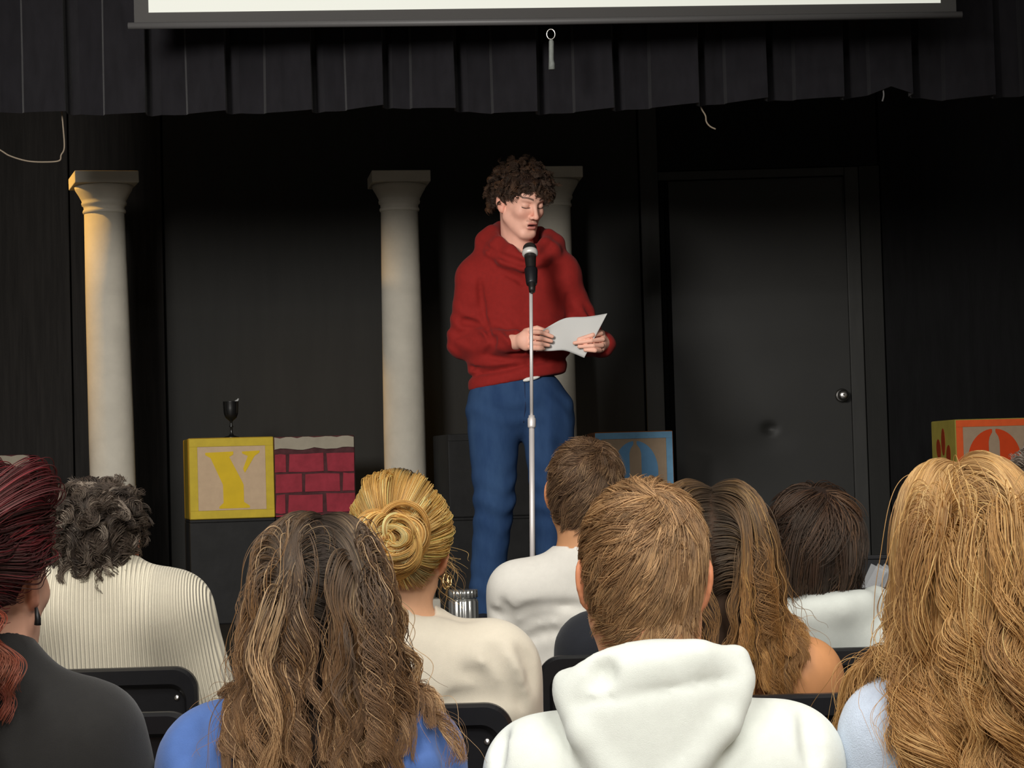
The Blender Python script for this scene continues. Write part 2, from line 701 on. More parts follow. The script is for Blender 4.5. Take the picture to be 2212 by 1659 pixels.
panel(wx(-420), wx(155), M['wall_b'])
panel(wx(158), wx(357), M['wall_b'], y=WY + .004)
panel(wx(362), wx(1391), M['wall'])
panel(wx(1395), wx(1434), M['trimpaint'], y=WY - .01, t=.045)
door_x0, door_x1 = wx(1457), wx(1838)
door_z1 = wz(1640, 386)
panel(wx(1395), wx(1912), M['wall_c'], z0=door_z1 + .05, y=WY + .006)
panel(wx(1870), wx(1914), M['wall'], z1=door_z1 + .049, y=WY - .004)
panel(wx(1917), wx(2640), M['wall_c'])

# the door with its frame, its knob and the dent near its middle
dm = empty('door_1', (0, 0, 0))
struct(dm)
nx_, nz_ = 70, 130
gx = np.linspace(door_x0, door_x1, nx_)
gz = np.linspace(FLOOR_Z + .01, door_z1, nz_)
dent = P(1664, 926, WY)
vs, fs = [], []
for z in gz:
    for x in gx:
        r2 = ((x - dent[0]) / .030) ** 2 + ((z - dent[2]) / .022) ** 2
        r3 = ((x - dent[0] - .01) / .09) ** 2 + ((z - dent[2] + .05) / .06) ** 2
        vs.append((x, WY + .018 + .016 * math.exp(-r2) + .004 * math.exp(-r3), z))
for j in range(nz_ - 1):
    for i in range(nx_ - 1):
        a = j * nx_ + i
        fs.append((a, a + 1, a + 1 + nx_, a + nx_))
mesh_np('door_panel', vs, fs, M['door'], dm)
jx0, jx1 = wx(1838), wx(1868)
box('door_frame_or_shade', (jx0, WY - .012, FLOOR_Z), (jx1, WY + .035, door_z1 + .045), M['trimpaint'], dm, bevel=.004)
box('door_frame_or_shade', (wx(1436), WY + .012, FLOOR_Z), (wx(1446), WY + .04, door_z1 + .045), M['wallback'], dm, bevel=.003)  # black strip: the frame's shadow beside the door, put into the colour
box('door_frame_or_shade', (wx(1434), WY - .012, door_z1 + .004), (jx0 - .001, WY + .035, door_z1 + .045), M['trimpaint'], dm, bevel=.004)
kp = P(1820, 854, WY)
v, f = lathe([(.0335, 0), (.0335, .006), (.027, .011), (.013, .013), (.012, .03), (.022, .036), (.0265, .046), (.0265, .056), (.02, .064), (.008, .067), (.0, .067)], 28)
R90 = np.array(Matrix.Rotation(math.pi / 2, 3, 'X'))
v = np.array(v) @ R90.T + np.array([kp[0], WY + .017, kp[2]])
mesh_np('door_knob', v, f, M['chrome'], dm)

# ------------------------------------------------------------------ black pleated valance above the stage
VY = 7.5
flats = [(-120, -30), (35, 140), (218, 312), (392, 490), (567, 670), (742, 831), (884, 980), (1062, 1163), (1236, 1325), (1408, 1509),
         (1565, 1660), (1722, 1822), (1878, 1975), (2047, 2148), (2212, 2310)]
hem = [(-120, 236), (0, 236), (140, 240), (300, 243), (480, 238), (640, 238), (830, 226), (900, 228), (1062, 238), (1163, 240), (1325, 232), (1500, 222), (1660, 210),
       (1822, 208), (1890, 196), (1930, 182), (1975, 202), (2050, 210), (2148, 204), (2310, 196)]
hx, hy = zip(*hem)
prof = []
for i, (a, b) in enumerate(flats):
    w = b - a
    prof += [(a, .062), (a + .06 * w, .045), (a + .5 * w, .022), (a + .93 * w, .004), (b, .0), (b + 1, .006), (b - 1, .05), (b + 6, .07)]
    if i < len(flats) - 1:
        g = flats[i + 1][0] - b
        prof += [(b + .35 * g, .052), (b + .7 * g, .06)]
zs = np.linspace(0, 1, 9)
vs, fs = [], []
for j, t in enumerate(zs):
    for k, (px, dy) in enumerate(prof):
        b = P(px, np.interp(px, hx, hy), VY)
        ztop = 4.31
        z = b[2] + (ztop - b[2]) * t
        amp = 1.0 - .35 * t
        sway = .006 * math.sin(px * .021 + t * 3) * (1 - t)
        vs.append((b[0] + sway, VY + dy * 1.25 * amp, z))
n = len(prof)
for j in range(len(zs) - 1):
    for k in range(n - 1):
        a = j * n + k
        fs.append((a, a + 1, a + 1 + n, a + n))
val = mesh_np('valance_curtain', vs, fs, M['valance'], smooth=False)
sm = val.modifiers.new('thickness', 'SOLIDIFY')
sm.thickness = .004
tag(val, 'black pleated cloth valance hanging across the top of the stage', 'curtain')

# ------------------------------------------------------------------ projection screen, pulled down in front of the valance
SY = 7.2
m, nt, b = new_mat('lit_projection_cloth')
b.inputs['Base Color'].default_value = S((120, 120, 116))
b.inputs['Roughness'].default_value = .9
b.inputs['Emission Color'].default_value = S((238, 239, 226))
b.inputs['Emission Strength'].default_value = .72
M['screen'] = m
M['screenborder'] = mat_plain('black_screen_border', (62, 61, 60), rough=.8, spec=.2)
M['screenbar'] = mat_plain('dark_screen_bar', (74, 73, 73), rough=.5, spec=.4)
scr = empty('projection_screen', P(1180, 60, SY))
tag(scr, 'lit white projection screen with black border hanging above the stage', 'projection screen')
so = np.array(scr.location)
ztop = 4.1


def slab(pts_front, t, name, mat, parent, origin):
    """flat piece from a polygon of world points (facing the camera), t metres deep"""
    p = [np.array(q, float) for q in pts_front]
    bq = [q + np.array([0, t, 0]) for q in p]
    n = len(p)
    fs = [tuple(range(n)), tuple(range(n, 2 * n))[::-1]] + [(i, i + n, (i + 1) % n + n, (i + 1) % n) for i in range(n)]
    return mesh_np(name, p + bq, fs, mat, parent, origin, smooth=False)


def up(p, z):
    return np.array([p[0], p[1], z])


fl, fr = P(290, 52, SY), P(2066, 26, SY)
slab([fl, fr, up(fr, ztop), up(fl, ztop)], .004, 'border_cloth', M['screenborder'], scr, so)
wl, wr = P(321, 27, SY - .003), P(2032, 6, SY - .003)
slab([wl, wr, up(wr, ztop - .05), up(wl, ztop - .05)], .002, 'picture_area', M['screen'], scr, so)
bl, br = P(277, 56, SY), P(2078, 32, SY)
v, f = tube([bl, bl + (br - bl) * .5 + np.array([0, 0, -.004]), br], .0115, 14)
mesh_np('bottom_bar', v, f, M['screenbar'], scr, so)
v, f = tube([P(150, -700, SY), P(2200, -740, SY)], .05, 14)
mesh_np('roller_case', v, f, M['screenborder'], scr, so)
M['strap'] = mat_plain('grey_strap', (104, 108, 104), rough=.7, noise=.2, nscale=60)
ring = [P(1190 + 9 * math.cos(a), 74 + 11 * math.sin(a), SY - .01) for a in np.linspace(0, 2 * math.pi, 20, endpoint=False)]
v, f = tube(ring, .0024, 6, closed=True)
mesh_np('pull_ring', v, f, M['chrome'], scr, so)
v, f = tube([P(1190, 86, SY - .01), P(1191, 90, SY - .01), P(1191, 130, SY - .01), P(1192, 138, SY - .01), P(1192, 150, SY - .01)], [.006, .0085, .0085, .0105, .011], 10)
mesh_np('pull_handle', v, f, M['strap'], scr, so)

# ------------------------------------------------------------------ cables that hang under the valance
M['cable'] = mat_plain('grey_cable', (120, 108, 92), rough=.7)
M['cabledark'] = mat_plain('dark_cable', (86, 84, 84), rough=.6)


def cable(px_pts, Y, rad, label, mat):
    pts = smooth_line([P(x, y, Y) for x, y in px_pts], 6)
    v, f = tube(pts, rad, 8)
    o = mesh_np('cable', v, f, mat)
    tag(o, label, 'cable')


cable([(-120, 240), (-60, 290), (0, 324), (22, 337), (60, 348), (100, 350), (128, 347), (132, 335), (139, 318), (136, 270), (132, 230)], 7.6, .0028,
      'thin looped cable drooping above the left column', M['cable'])
cable([(1509, 218), (1516, 236), (1524, 250), (1526, 263), (1534, 273), (1546, 279)], 7.6, .0028, 'short pale cable end dangling from the valance above the door', M['cable'])
cable([(1909, 150), (1908, 190), (1909, 206), (1906, 219)], 7.555, .0030, 'tiny grey cord tip at the notch in the valance hem', M['cabledark'])

# ------------------------------------------------------------------ plaster columns
M['plaster'] = mat_plain('grey_white_column_paint', (196, 190, 176), rough=.75, spec=.25, noise=.07, nscale=9, bump=.12, bscale=30)


def column(px_top, py_top, px_bot, Y, cap_px, rz, label):
    s = FPX / Y
    top = P(px_top, py_top, Y)
    bot = P(px_bot, 1200, Y)
    H = float(top[2]) - FLOOR_Z
    t = (top[2] - FLOOR_Z) / (top[2] - bot[2])
    base = top + (bot - top) * t
    base[2] = FLOOR_Z
    o = empty('column', base, 0)
    lean = math.atan2(top[0] - base[0], H)
    o.rotation_euler = (0, lean, math.radians(rz))
    tag(o, label, 'column', 'stage columns')
    w = cap_px / s / 2 * .93
    ph = .052
    r0, r1 = w * .72, w * .64
    prof = [(r0 * 1.3, .06), (r0 * 1.32, .075), (r0 * 1.3, .09), (r0 * 1.1, .10), (r0 * 1.08, .12), (r0, .135), (r0, .4), (r0 * .995, H * .4), ((r0 + r1) / 2, H * .72), (r1, H - .175)]
    v, f = lathe(prof, 48)
    mesh_np('shaft', v, f, M['plaster'], o)
    z = H - ph
    cap = [(r1, z - .123), (r1 * 1.05, z - .12), (r1 * 1.075, z - .113), (r1 * 1.05, z - .106), (r1 * 1.01, z - .103), (r1 * 1.02, z - .09), (r1 * 1.1, z - .085), (r1 * 1.12, z - .075),
           (r1 * 1.09, z - .068), (r1 * 1.13, z - .06), (r1 * 1.26, z - .038), (r1 * 1.4, z - .018), (r1 * 1.45, z - .001)]
    v, f = lathe(cap, 48)
    mesh_np('capital', v, f, M['plaster'], o)
    box('cap_plate', (-w, -w, z), (w, w, H), M['plaster'], o, bevel=.004)
    box('base_plate', (-w, -w, 0), (w, w, .06), M['plaster'], o, bevel=.004)
    return o


column(223, 378, 249, 9.6, 146, 17, 'pale column lit golden on one side by a warm stage light')
column(861, 376, 880, 10.0, 136, 8, 'plain grey column between the brick-painted block and the speaker')
column(1192, 367, 1207, 10.15, 132, 4, 'grey column half hidden behind the speaker at the microphone')

# warm stage lamp, hung high beside the left column
lp = bpy.data.lights.new('warm_stage_lamp', 'SPOT')
lp.energy, lp.color, lp.spot_size, lp.spot_blend, lp.shadow_soft_size = 120, (1.0, .56, .13), math.radians(46), .8, .05
lo = bpy.data.objects.new('warm_stage_lamp', lp)
COL.objects.link(lo)
c1 = P(200, 560, 9.6)
lo.location = (c1[0] - 1.15, 9.45, 3.2)
lo.rotation_euler = (Vector(c1) - Vector(lo.location)).to_track_quat('-Z', 'Y').to_euler()

# ------------------------------------------------------------------ painted play blocks and the black boxes they stand on
M['boxblack'] = mat_plain('black_painted_box', (33, 33, 33), rough=.7, spec=.25, noise=.22, nscale=9, bump=.1, bscale=40)
M['beige'] = mat_plain('bare_wood_beige', (190, 165, 136), rough=.8, spec=.2, noise=.06, nscale=25)
M['yellow'] = mat_plain('yellow_paint', (190, 165, 40), rough=.6, spec=.3, noise=.10, nscale=18)
M['yellow2'] = mat_plain('strong_yellow_paint', (205, 172, 8), rough=.6, spec=.3, noise=.08, nscale=12)
M['blue'] = mat_plain('light_blue_paint', (110, 158, 192), rough=.65, spec=.3, noise=.10, nscale=20)
M['blue2'] = mat_plain('stencil_blue_paint', (98, 146, 186), rough=.65, spec=.3, noise=.08, nscale=20)
M['tan'] = mat_plain('tan_panel', (166, 144, 120), rough=.8, spec=.2, noise=.06, nscale=25)
M['orange'] = mat_plain('orange_paint', (224, 92, 40), rough=.6, spec=.3, noise=.10, nscale=18)
M['orange2'] = mat_plain('red_orange_paint', (206, 66, 14), rough=.6, spec=.3, noise=.06, nscale=18)
M['olive'] = mat_plain('yellow_green_paint', (158, 148, 70), rough=.7, spec=.25, noise=.10, nscale=15)
M['rustred'] = mat_plain('rust_red_paint', (140, 50, 22), rough=.7, spec=.25, noise=.12, nscale=30)
M['brown'] = mat_plain('brown_orange_paint', (140, 82, 34), rough=.7, spec=.25)
M['brick'] = mat_plain('brick_red_paint', (140, 44, 56), rough=.75, spec=.2, noise=.22, nscale=16, bump=.15, bscale=60)
M['mortar'] = mat_plain('dark_mortar_paint', (74, 44, 46), rough=.85, spec=.15, noise=.35, nscale=25)
M['greycap'] = mat_plain('grey_ledge_paint', (150, 142, 126), rough=.8, spec=.2, noise=.08, nscale=20)
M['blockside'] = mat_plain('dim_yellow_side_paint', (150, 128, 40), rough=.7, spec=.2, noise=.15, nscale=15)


def plate(poly, y, t, name, mat, parent):
    """flat painted shape on the front (-y) face of a block, poly in block-local x, z"""
    p = [(x, y - t, z) for x, z in poly]
    bq = [(x, y, z) for x, z in poly]
    bm = bmesh.new()
    a = [bm.verts.new(q) for q in p]
    c = [bm.verts.new(q) for q in bq]
    n = len(p)
    bm.faces.new(a)
    bm.faces.new(c[::-1])
    for i in range(n):
        bm.faces.new((a[i], c[i], c[(i + 1) % n], a[(i + 1) % n]))
    bm.normal_update()
    bmesh.ops.triangulate(bm, faces=[f for f in bm.faces if len(f.verts) > 4])
    return bm_obj(name, bm, mat, parent)


def rect(x0, z0, x1, z1):
    return [(x0, z0), (x1, z0), (x1, z1), (x0, z1)]


def block(px_l, px_r, py_top, py_bot, Y, rz, name, label, side_mat, cat='block', size=None):
    """cube whose front face spans the given pixels"""
    s = FPX / Y
    w = size or (px_r - px_l) / s / math.cos(math.radians(rz))
    c = P((px_l + px_r) / 2, py_bot, Y)
    o = empty(name, c, math.radians(rz))
    tag(o, label, cat)
    h = (py_bot - py_top) / s
    b = box('body', (-w / 2, 0, 0), (w / 2, w, h), side_mat, o, bevel=.006)
    return o, w, h


def stand(o, w, label):
    """black box under a block"""
    b = empty('stage_box', (o.location.x, o.location.y, FLOOR_Z), o.rotation_euler.z)
    h = o.location.z - FLOOR_Z - .0005
    tag(b, label, 'box')
    box('body', (-w / 2, .004, 0), (w / 2, w, h - .012), M['boxblack'], b, bevel=.005)
    box('top_board', (-w / 2 + .001, .002, h - .0119), (w / 2 - .001, w - .001, h), M['boxblack'], b, bevel=.003)


def frame_plates(o, w, h, bw, mat_border, mat_panel):
    q = w / 2 - .004
    plate(rect(-q, .004, q, .004 + bw), 0, .003, 'border_strip', mat_border, o)
    plate(rect(-q, h - bw - .004, q, h - .004), 0, .003, 'border_strip', mat_border, o)
    plate(rect(-q, .0045 + bw, -q + bw, h - bw - .0045), 0, .003, 'border_strip', mat_border, o)
    plate(rect(q - bw, .0045 + bw, q, h - bw - .0045), 0, .003, 'border_strip', mat_border, o)
    plate(rect(-q + bw + .0005, .005 + bw, q - bw - .0005, h - bw - .005), 0, .002, 'face_panel', mat_panel, o)


# yellow block, letter Y
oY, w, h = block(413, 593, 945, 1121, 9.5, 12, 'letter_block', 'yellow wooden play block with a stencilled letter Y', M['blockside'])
frame_plates(oY, w, h, .034, M['yellow'], M['beige'])


def uv(pts, x0=283, y0=548, s=780.):
    return [((x - x0) / s * w - w / 2, h - (y - y0) / s * h) for x, y in pts]


plate(uv([(435, 690), (690, 683), (690, 712), (652, 735), (762, 965), (778, 1005), (778, 1168), (830, 1205), (830, 1226), (553, 1226), (553, 1208), (592, 1172), (590, 1000), (482, 742), (435, 712)][::-1]),
      -.002, .0015, 'letter', M['yellow2'], oY)
plate(uv([(768, 686), (932, 680), (928, 700), (884, 730), (792, 890), (776, 852), (822, 730), (772, 706)][::-1]), -.002, .0015, 'letter', M['yellow2'], oY)
stand(oY, w, 'black painted box under the yellow letter Y block')

# goblet on the yellow block
gp = P(500, 939, 9.62)
top_z = oY.location.z + h
g = empty('goblet', (gp[0], 9.62, top_z))
tag(g, 'small black goblet standing on the yellow letter block', 'goblet')
k = .156 / .16
v, f = lathe([(.0, 0), (.033, 0), (.033, .004), (.012, .010), (.006, .02), (.0055, .045), (.0095, .05), (.0055, .056), (.006, .072), (.012, .078), (.024, .088), (.031, .105), (.033, .13), (.034, .158), (.0345, .16), (.031, .16), (.03, .12), (.02, .09), (0, .085)], 32)
M['goblet'] = mat_plain('black_glazed_goblet', (20, 20, 20), rough=.3, spec=.6)
mesh_np('cup', v, f, M['goblet'], g)
v, f = tube([(.02, 0, .158), (.03, 0, .164), (.035, 0, .172)], [.006, .005, .003], 8)
M['paleflake'] = mat_plain('pale_scrap', (170, 172, 170), rough=.6)
mesh_np('pale_scrap', v, f, M['paleflake'], g)

# brick-painted block beside it
rngb = random.Random(3)


def brick_block(px_l, px_r, py_top, py_bot, Y, rz, label, cols):
    o, w, h = block(px_l, px_r, py_top, py_bot, Y, rz, 'brick_block', label, M['mortar'])
    cap_h = h * .155
    n = 15
    lowz = [h - cap_h + .004 * math.sin(i * 1.1) + .002 * rngb.uniform(-1, 1) for i in range(n)]
    xs = np.linspace(-w / 2 + .003, w / 2 - .003, n)
    hi = [h - .002 - max(0, .006 * math.sin(i * 1.9)) for i in range(n)]
    plate([(x, z) for x, z in zip(xs, lowz)] + [(x, z) for x, z in zip(xs[::-1], hi[::-1])], 0, .006, 'ledge', M['greycap'], o)
    z1 = h - cap_h - .022
    bh, gap = .079, .009
    r = 0
    bl_ = .148
    while z1 > .01:
        z0 = max(z1 - bh, .004)
        x = -w / 2 - [.098, .03, .105, .04][r % 4]
        while x < w / 2:
            a, b2 = max(x, -w / 2 + .004), min(x + bl_, w / 2 - .004)
            if b2 - a > .018:
                j = lambda: rngb.uniform(-.003, .003)
                plate([(a + j(), z0 + j()), ((a + b2) / 2, z0 + j()), (b2 + j() * .5, z0 + j()), (b2 + j() * .5, z1 + j()), ((a + b2) / 2, z1 + j()), (a + j(), z1 + j())], 0, .004, 'brick', M['brick'], o)
            x += bl_ + gap + .006
        z1 = z0 - gap
        r += 1
    return o, w, h


oB, w2, h2 = brick_block(596, 769, 942, 1116, 9.53, 5, 'prop block painted with red bricks and a grey ledge beside the letter Y', 3)
stand(oB, w2, 'black painted box under the red brick block')
oB2, w3, h3 = brick_block(-112, 65, 984, 1160, 9.55, 8, 'red brick prop block with grey ledge cut off at the left edge', 3)
stand(oB2, w3, 'black box under the brick block at the left edge')

# black boxes stacked behind the speaker
sb, w4, h4 = block(972, 1152, 936, 1116, 9.65, 12, 'stage_box', 'upper black painted box stacked behind the legs of the speaker', M['boxblack'], 'box')
box('edge_strip', (-w4 / 2 + .002, -.004, h4 - .03), (w4 / 2 - .002, 0, h4 - .002), M['boxblack'], sb, bevel=.001)
stand(sb, w4, 'lower black painted box stacked behind the legs of the speaker')


# stencil O blocks
def stencil_o(o, w, h, cx, cz, rx, rz_, cw, bw, mat):
    for s in (-1, 1):
        pts = []
        for a in np.linspace(0, math.pi, 25):
            x, z = rx * math.sin(a), rz_ * math.cos(a)
            if x < bw:
                continue
            pts.append((cx + s * x, cz + z))
        z_in = rz_ * .80
        inner = [(cx + s * bw, cz - rz_ * .985), (cx + s * bw, cz - z_in - .012), (cx + s * cw * .8, cz - z_in + .008), (cx + s * cw, cz - z_in + .03), (cx + s * cw, cz + z_in - .03),
                 (cx + s * cw * .8, cz + z_in - .008), (cx + s * bw, cz + z_in + .012), (cx + s * bw, cz + rz_ * .985)]
        poly = pts + inner
        if s > 0:
            poly = poly[::-1]
        plate(poly, -.002, .0015, 'letter', mat, o)


oU, w, h = block(1288, 1459, 932, 1104, 9.75, 3.4, 'letter_block', 'light blue play block with a stencilled letter O beside the door', M['brown'])
frame_plates(oU, w, h, .028, M['blue'], M['tan'])
stencil_o(oU, w, h, .005, h * .5, w * .285, h * .38, w * .075, w * .02, M['blue2'])
stand(oU, w, 'black box under the light blue letter O block')

oO, w, h = block(2067, 2242, 904, 1079, 9.7, 6, 'letter_block', 'orange play block with a stencilled letter O at the right edge', M['olive'])
frame_plates(oO, w, h, .03, M['orange'], M['tan'])
stencil_o(oO, w, h, -.006, h * .49, w * .335, h * .385, w * .07, w * .022, M['orange2'])
stand(oO, w, 'black box under the orange letter O block')
# painted leaf-like emblem on the side of the orange block (local -x face)


def side_shape(cy, cz, ry, rz_, tilt, name, mat, t=.0015, lift=0.0):
    vs = []
    nn = 24
    for layer in (0, 1):
        for i in range(nn):
            a = 2 * math.pi * i / nn
            u, q = ry * math.cos(a), rz_ * math.sin(a)
            c, s_ = math.cos(tilt), math.sin(tilt)
            vs.append((-w / 2 - lift - (t if layer else 0), cy + u * c - q * s_, cz + u * s_ + q * c))
    fs = [tuple(range(nn))[::-1], tuple(range(nn, 2 * nn))] + [(i, (i + 1) % nn, (i + 1) % nn + nn, i + nn) for i in range(nn)]
    mesh_np(name, vs, fs, mat, oO, smooth=False)


for cy, cz, ry, rz_, tl in ((.50, .73, .075, .17, 0.0), (.70, .64, .085, .13, -.2), (.30, .56, .085, .13, .15), (.52, .34, .25, .10, 0)):
    side_shape(cy * w, cz * h, ry * w, rz_ * h, tl, 'painted_petal', M['rustred'])
side_shape(.50 * w, .40 * h, .025 * w, .08 * h, .1, 'painted_slit', M['beige'], .001, .0016)

# ------------------------------------------------------------------ microphone on its stand
MY = 8.0
mb = P(1150, 1170, MY)
mt = P(1147, 626, MY)
dirp = (mt - mb) / (mt[2] - mb[2])
base = mb + dirp * (FLOOR_Z - mb[2])
ms = empty('microphone_stand', base)
tag(ms, 'silver microphone stand with adjustable pole in front of the speaker', 'microphone stand')


def on(py):
    t = (P(1149, py, MY)[2] - FLOOR_Z)
    return base + dirp * t


def rod(a, b, r, name, mat, parent, org, n=16, prof=None):
    pts = [a + (b - a) * t for t in (prof[0] if prof else (0, 1))]
    v, f = tube(pts, [r * q for q in (prof[1] if prof else (1, 1))], n)
    return mesh_np(name, v, f, mat, parent, org)


v, f = lathe([(0, 0), (.125, 0), (.13, .006), (.128, .018), (.11, .026), (.03, .034), (.016, .05), (.012, .06), (0, .06)], 40)
mesh_np('base', v, f, M['blackmetal'], ms)
rod(base + dirp * .05, on(921), .0100, 'lower_tube', M['pole'], ms, base)
rod(on(905), on(622), .0066, 'upper_tube', M['pole'], ms, base)
rod(on(925), on(897), .0150, 'height_clutch', M['pole'], ms, base, 20, ((0, .12, .2, .75, .82, 1), (.72, 1, 1, 1, .78, .72)))
M['miccollar'] = mat_plain('pale_mic_collar', (228, 224, 218), rough=.4, metal=.25)
M['micblack'] = mat_plain('mic_black', (30, 27, 25), rough=.45, spec=.4)
mic = empty('microphone', on(626))
tag(mic, 'black handheld microphone with silver collar clipped on the stand', 'microphone')
om = np.array(mic.location)
m0, m1 = P(1149, 622, MY - .01), P(1145, 548, MY + .055)
ax_ = (m1 - m0) / np.linalg.norm(m1 - m0)
L = np.linalg.norm(m1 - m0)
rod(m0 - ax_ * .03 + np.array([0, -.0, .012]), m1, .0225, 'handle', M['micblack'], mic, om, 24, ((0, .1, .45, .8, 1), (.5, .56, .72, .9, 1)))
rod(m0 + ax_ * L * .10, m0 + ax_ * L * .55, .026, 'clip', M['blackplastic'], mic, om, 20, ((0, .1, .9, 1), (.72, .8, .95, .9)))
rod(m1 - ax_ * .008, m1 + ax_ * .014, .0292, 'collar_ring', M['miccollar'], mic, om, 28, ((0, .25, .75, 1), (.9, 1, 1, .92)))
pr = [(math.sin(a) * 1.0, math.cos(a)) for a in np.linspace(math.pi * .95, .0, 12)]
gr_c = m1 + ax_ * .020
v, f = tube([gr_c - ax_ * .025 * c_ for s_, c_ in pr], [max(.0005, .0262 * s_) for s_, c_ in pr], 24)
M['grille'] = mat_plain('dark_mic_grille', (52, 50, 48), rough=.4, metal=.6, bump=.6, bscale=900)
mesh_np('grille', v, f, M['grille'], mic, om)

# ------------------------------------------------------------------ small things at the edge of the stage
M['glass'] = mat_plain('ribbed_silver_glass', (196, 196, 192), rough=.18, metal=.85)
jp = P(1001, 1300, 7.75)
jar = empty('ribbed_jar', (jp[0], 7.75, FLOOR_Z))
tag(jar, 'fluted silvery jar on the stage edge behind the cream sweatshirt', 'jar')
jt = P(1001, 1273, 7.75)[2] - FLOOR_Z


def fluted(r0, z0, z1, n, amp, name, taper=1.0):
    vs, fs = [], []
    m_ = n * 6
    lev = [(0, .9), (.06, 1), (.5, (1 + taper) / 2), (.94, taper), (1, taper * .9)]
    for t, s_ in lev:
        for i in range(m_):
            a = 2 * math.pi * i / m_
            r = r0 * s_ * (1 + amp * abs(math.sin(a * n / 2)))
            vs.append((r * math.cos(a), r * math.sin(a), z0 + (z1 - z0) * t))
    for j in range(len(lev) - 1):
        for i in range(m_):
            a, b2 = j * m_ + i, j * m_ + (i + 1) % m_
            fs.append((a, b2, b2 + m_, a + m_))
    fs.append(tuple(range(m_))[::-1])
    fs.append(tuple((len(lev) - 1) * m_ + i for i in range(m_)))
    mesh_np(name, vs, fs, M['glass'], jar)


fluted(.049, 0, jt - .032, 16, .09, 'jar_body')
fluted(.047, jt - .030, jt, 20, .10, 'lid')

# black crate with clear plastic sleeves at the stage edge, right
cp = P(1895, 1207, 7.7)
cr = empty('plastic_crate', (cp[0], 7.7, FLOOR_Z))
tag(cr, 'black crate holding clear plastic sleeves beside the dark-haired listener', 'crate')
ch = cp[2] - FLOOR_Z
cw_ = .085
box('front_wall', (-cw_, -.01, 0), (cw_, 0, ch - .1), M['blackplastic'], cr, bevel=.003)
box('back_wall', (-cw_, .22, 0), (cw_, .23, ch), M['blackplastic'], cr, bevel=.003)
box('side_wall', (-cw_, 0, 0), (-cw_ + .01, .22, ch - .04), M['blackplastic'], cr, bevel=.003)
box('side_wall', (cw_ - .01, 0, 0), (cw_, .22, ch - .04), M['blackplastic'], cr, bevel=.003)
box('crate_floor', (-cw_, 0, 0), (cw_, .22, .01), M['blackplastic'], cr, bevel=.003)
box('rim', (-cw_ - .006, .215, ch - .012), (cw_ + .006, .238, ch + .004), M['blackplastic'], cr, bevel=.003)
m, nt, b = new_mat('clear_plastic')
b.inputs['Base Color'].default_value = (.8, .82, .84, 1)
b.inputs['Roughness'].default_value = .12
b.inputs['Alpha'].default_value = .28
M['clear'] = m
for i in range(4):
    bm = bmesh.new()
    Mx = Matrix.Translation((-.03 + .022 * i, .05 + .03 * i, ch - .12)) @ Matrix.Rotation(math.radians(28 + 4 * i), 4, 'Y') @ Matrix.Rotation(math.radians(-12), 4, 'X')
    add_box(bm, (-.03, -.0015, -.1), (.03, .0015, .1), 0, M=Mx)
    bm_obj('clear_sleeve', bm, M['clear'], cr)

# ================================================================== PEOPLE
M['skin'] = mat_skin('skin')
M['hair'] = mat_hair('hair_strands', .22, .30)
M['hairmatte'] = mat_hair('hair_strands_soft', .35, .22)
M['earring'] = mat_plain('gold_earring', (230, 205, 150), rough=.2, metal=1.0)


def mat_shell(name):
    m, nt, b = new_mat(name)
    at = N(nt, 'ShaderNodeAttribute', attribute_name='tint')
    nt.links.new(at.outputs['Color'], b.inputs['Base Color'])
    b.inputs['Roughness'].default_value = .7
    b.inputs['Specular IOR Level'].default_value = .2
    return m


M['hairshell'] = mat_shell('hair_mass')


class Head:
    """a head frame: +y is where the face looks, z up; all sizes in metres for scale 1"""
    def __init__(s, c, yaw=0., nod=0., tilt=0., scale=1.0):
        s.c, s.k = np.array(c, float), scale
        s.R = rotm(yaw, -nod, tilt)

    def w(s, p):
        return s.c + s.k * (np.asarray(p, float) @ s.R.T)

    def local(s, V):
        return ((np.asarray(V) - s.c) @ s.R) / s.k

    def e(s, c, r, R=None):
        return Ell(s.w(c), np.array(r) * s.k, s.R if R is None else s.R @ R)

    def cone(s, a, b, ra, rb):
        return Cone(s.w(a), s.w(b), ra * s.k, rb * s.k)


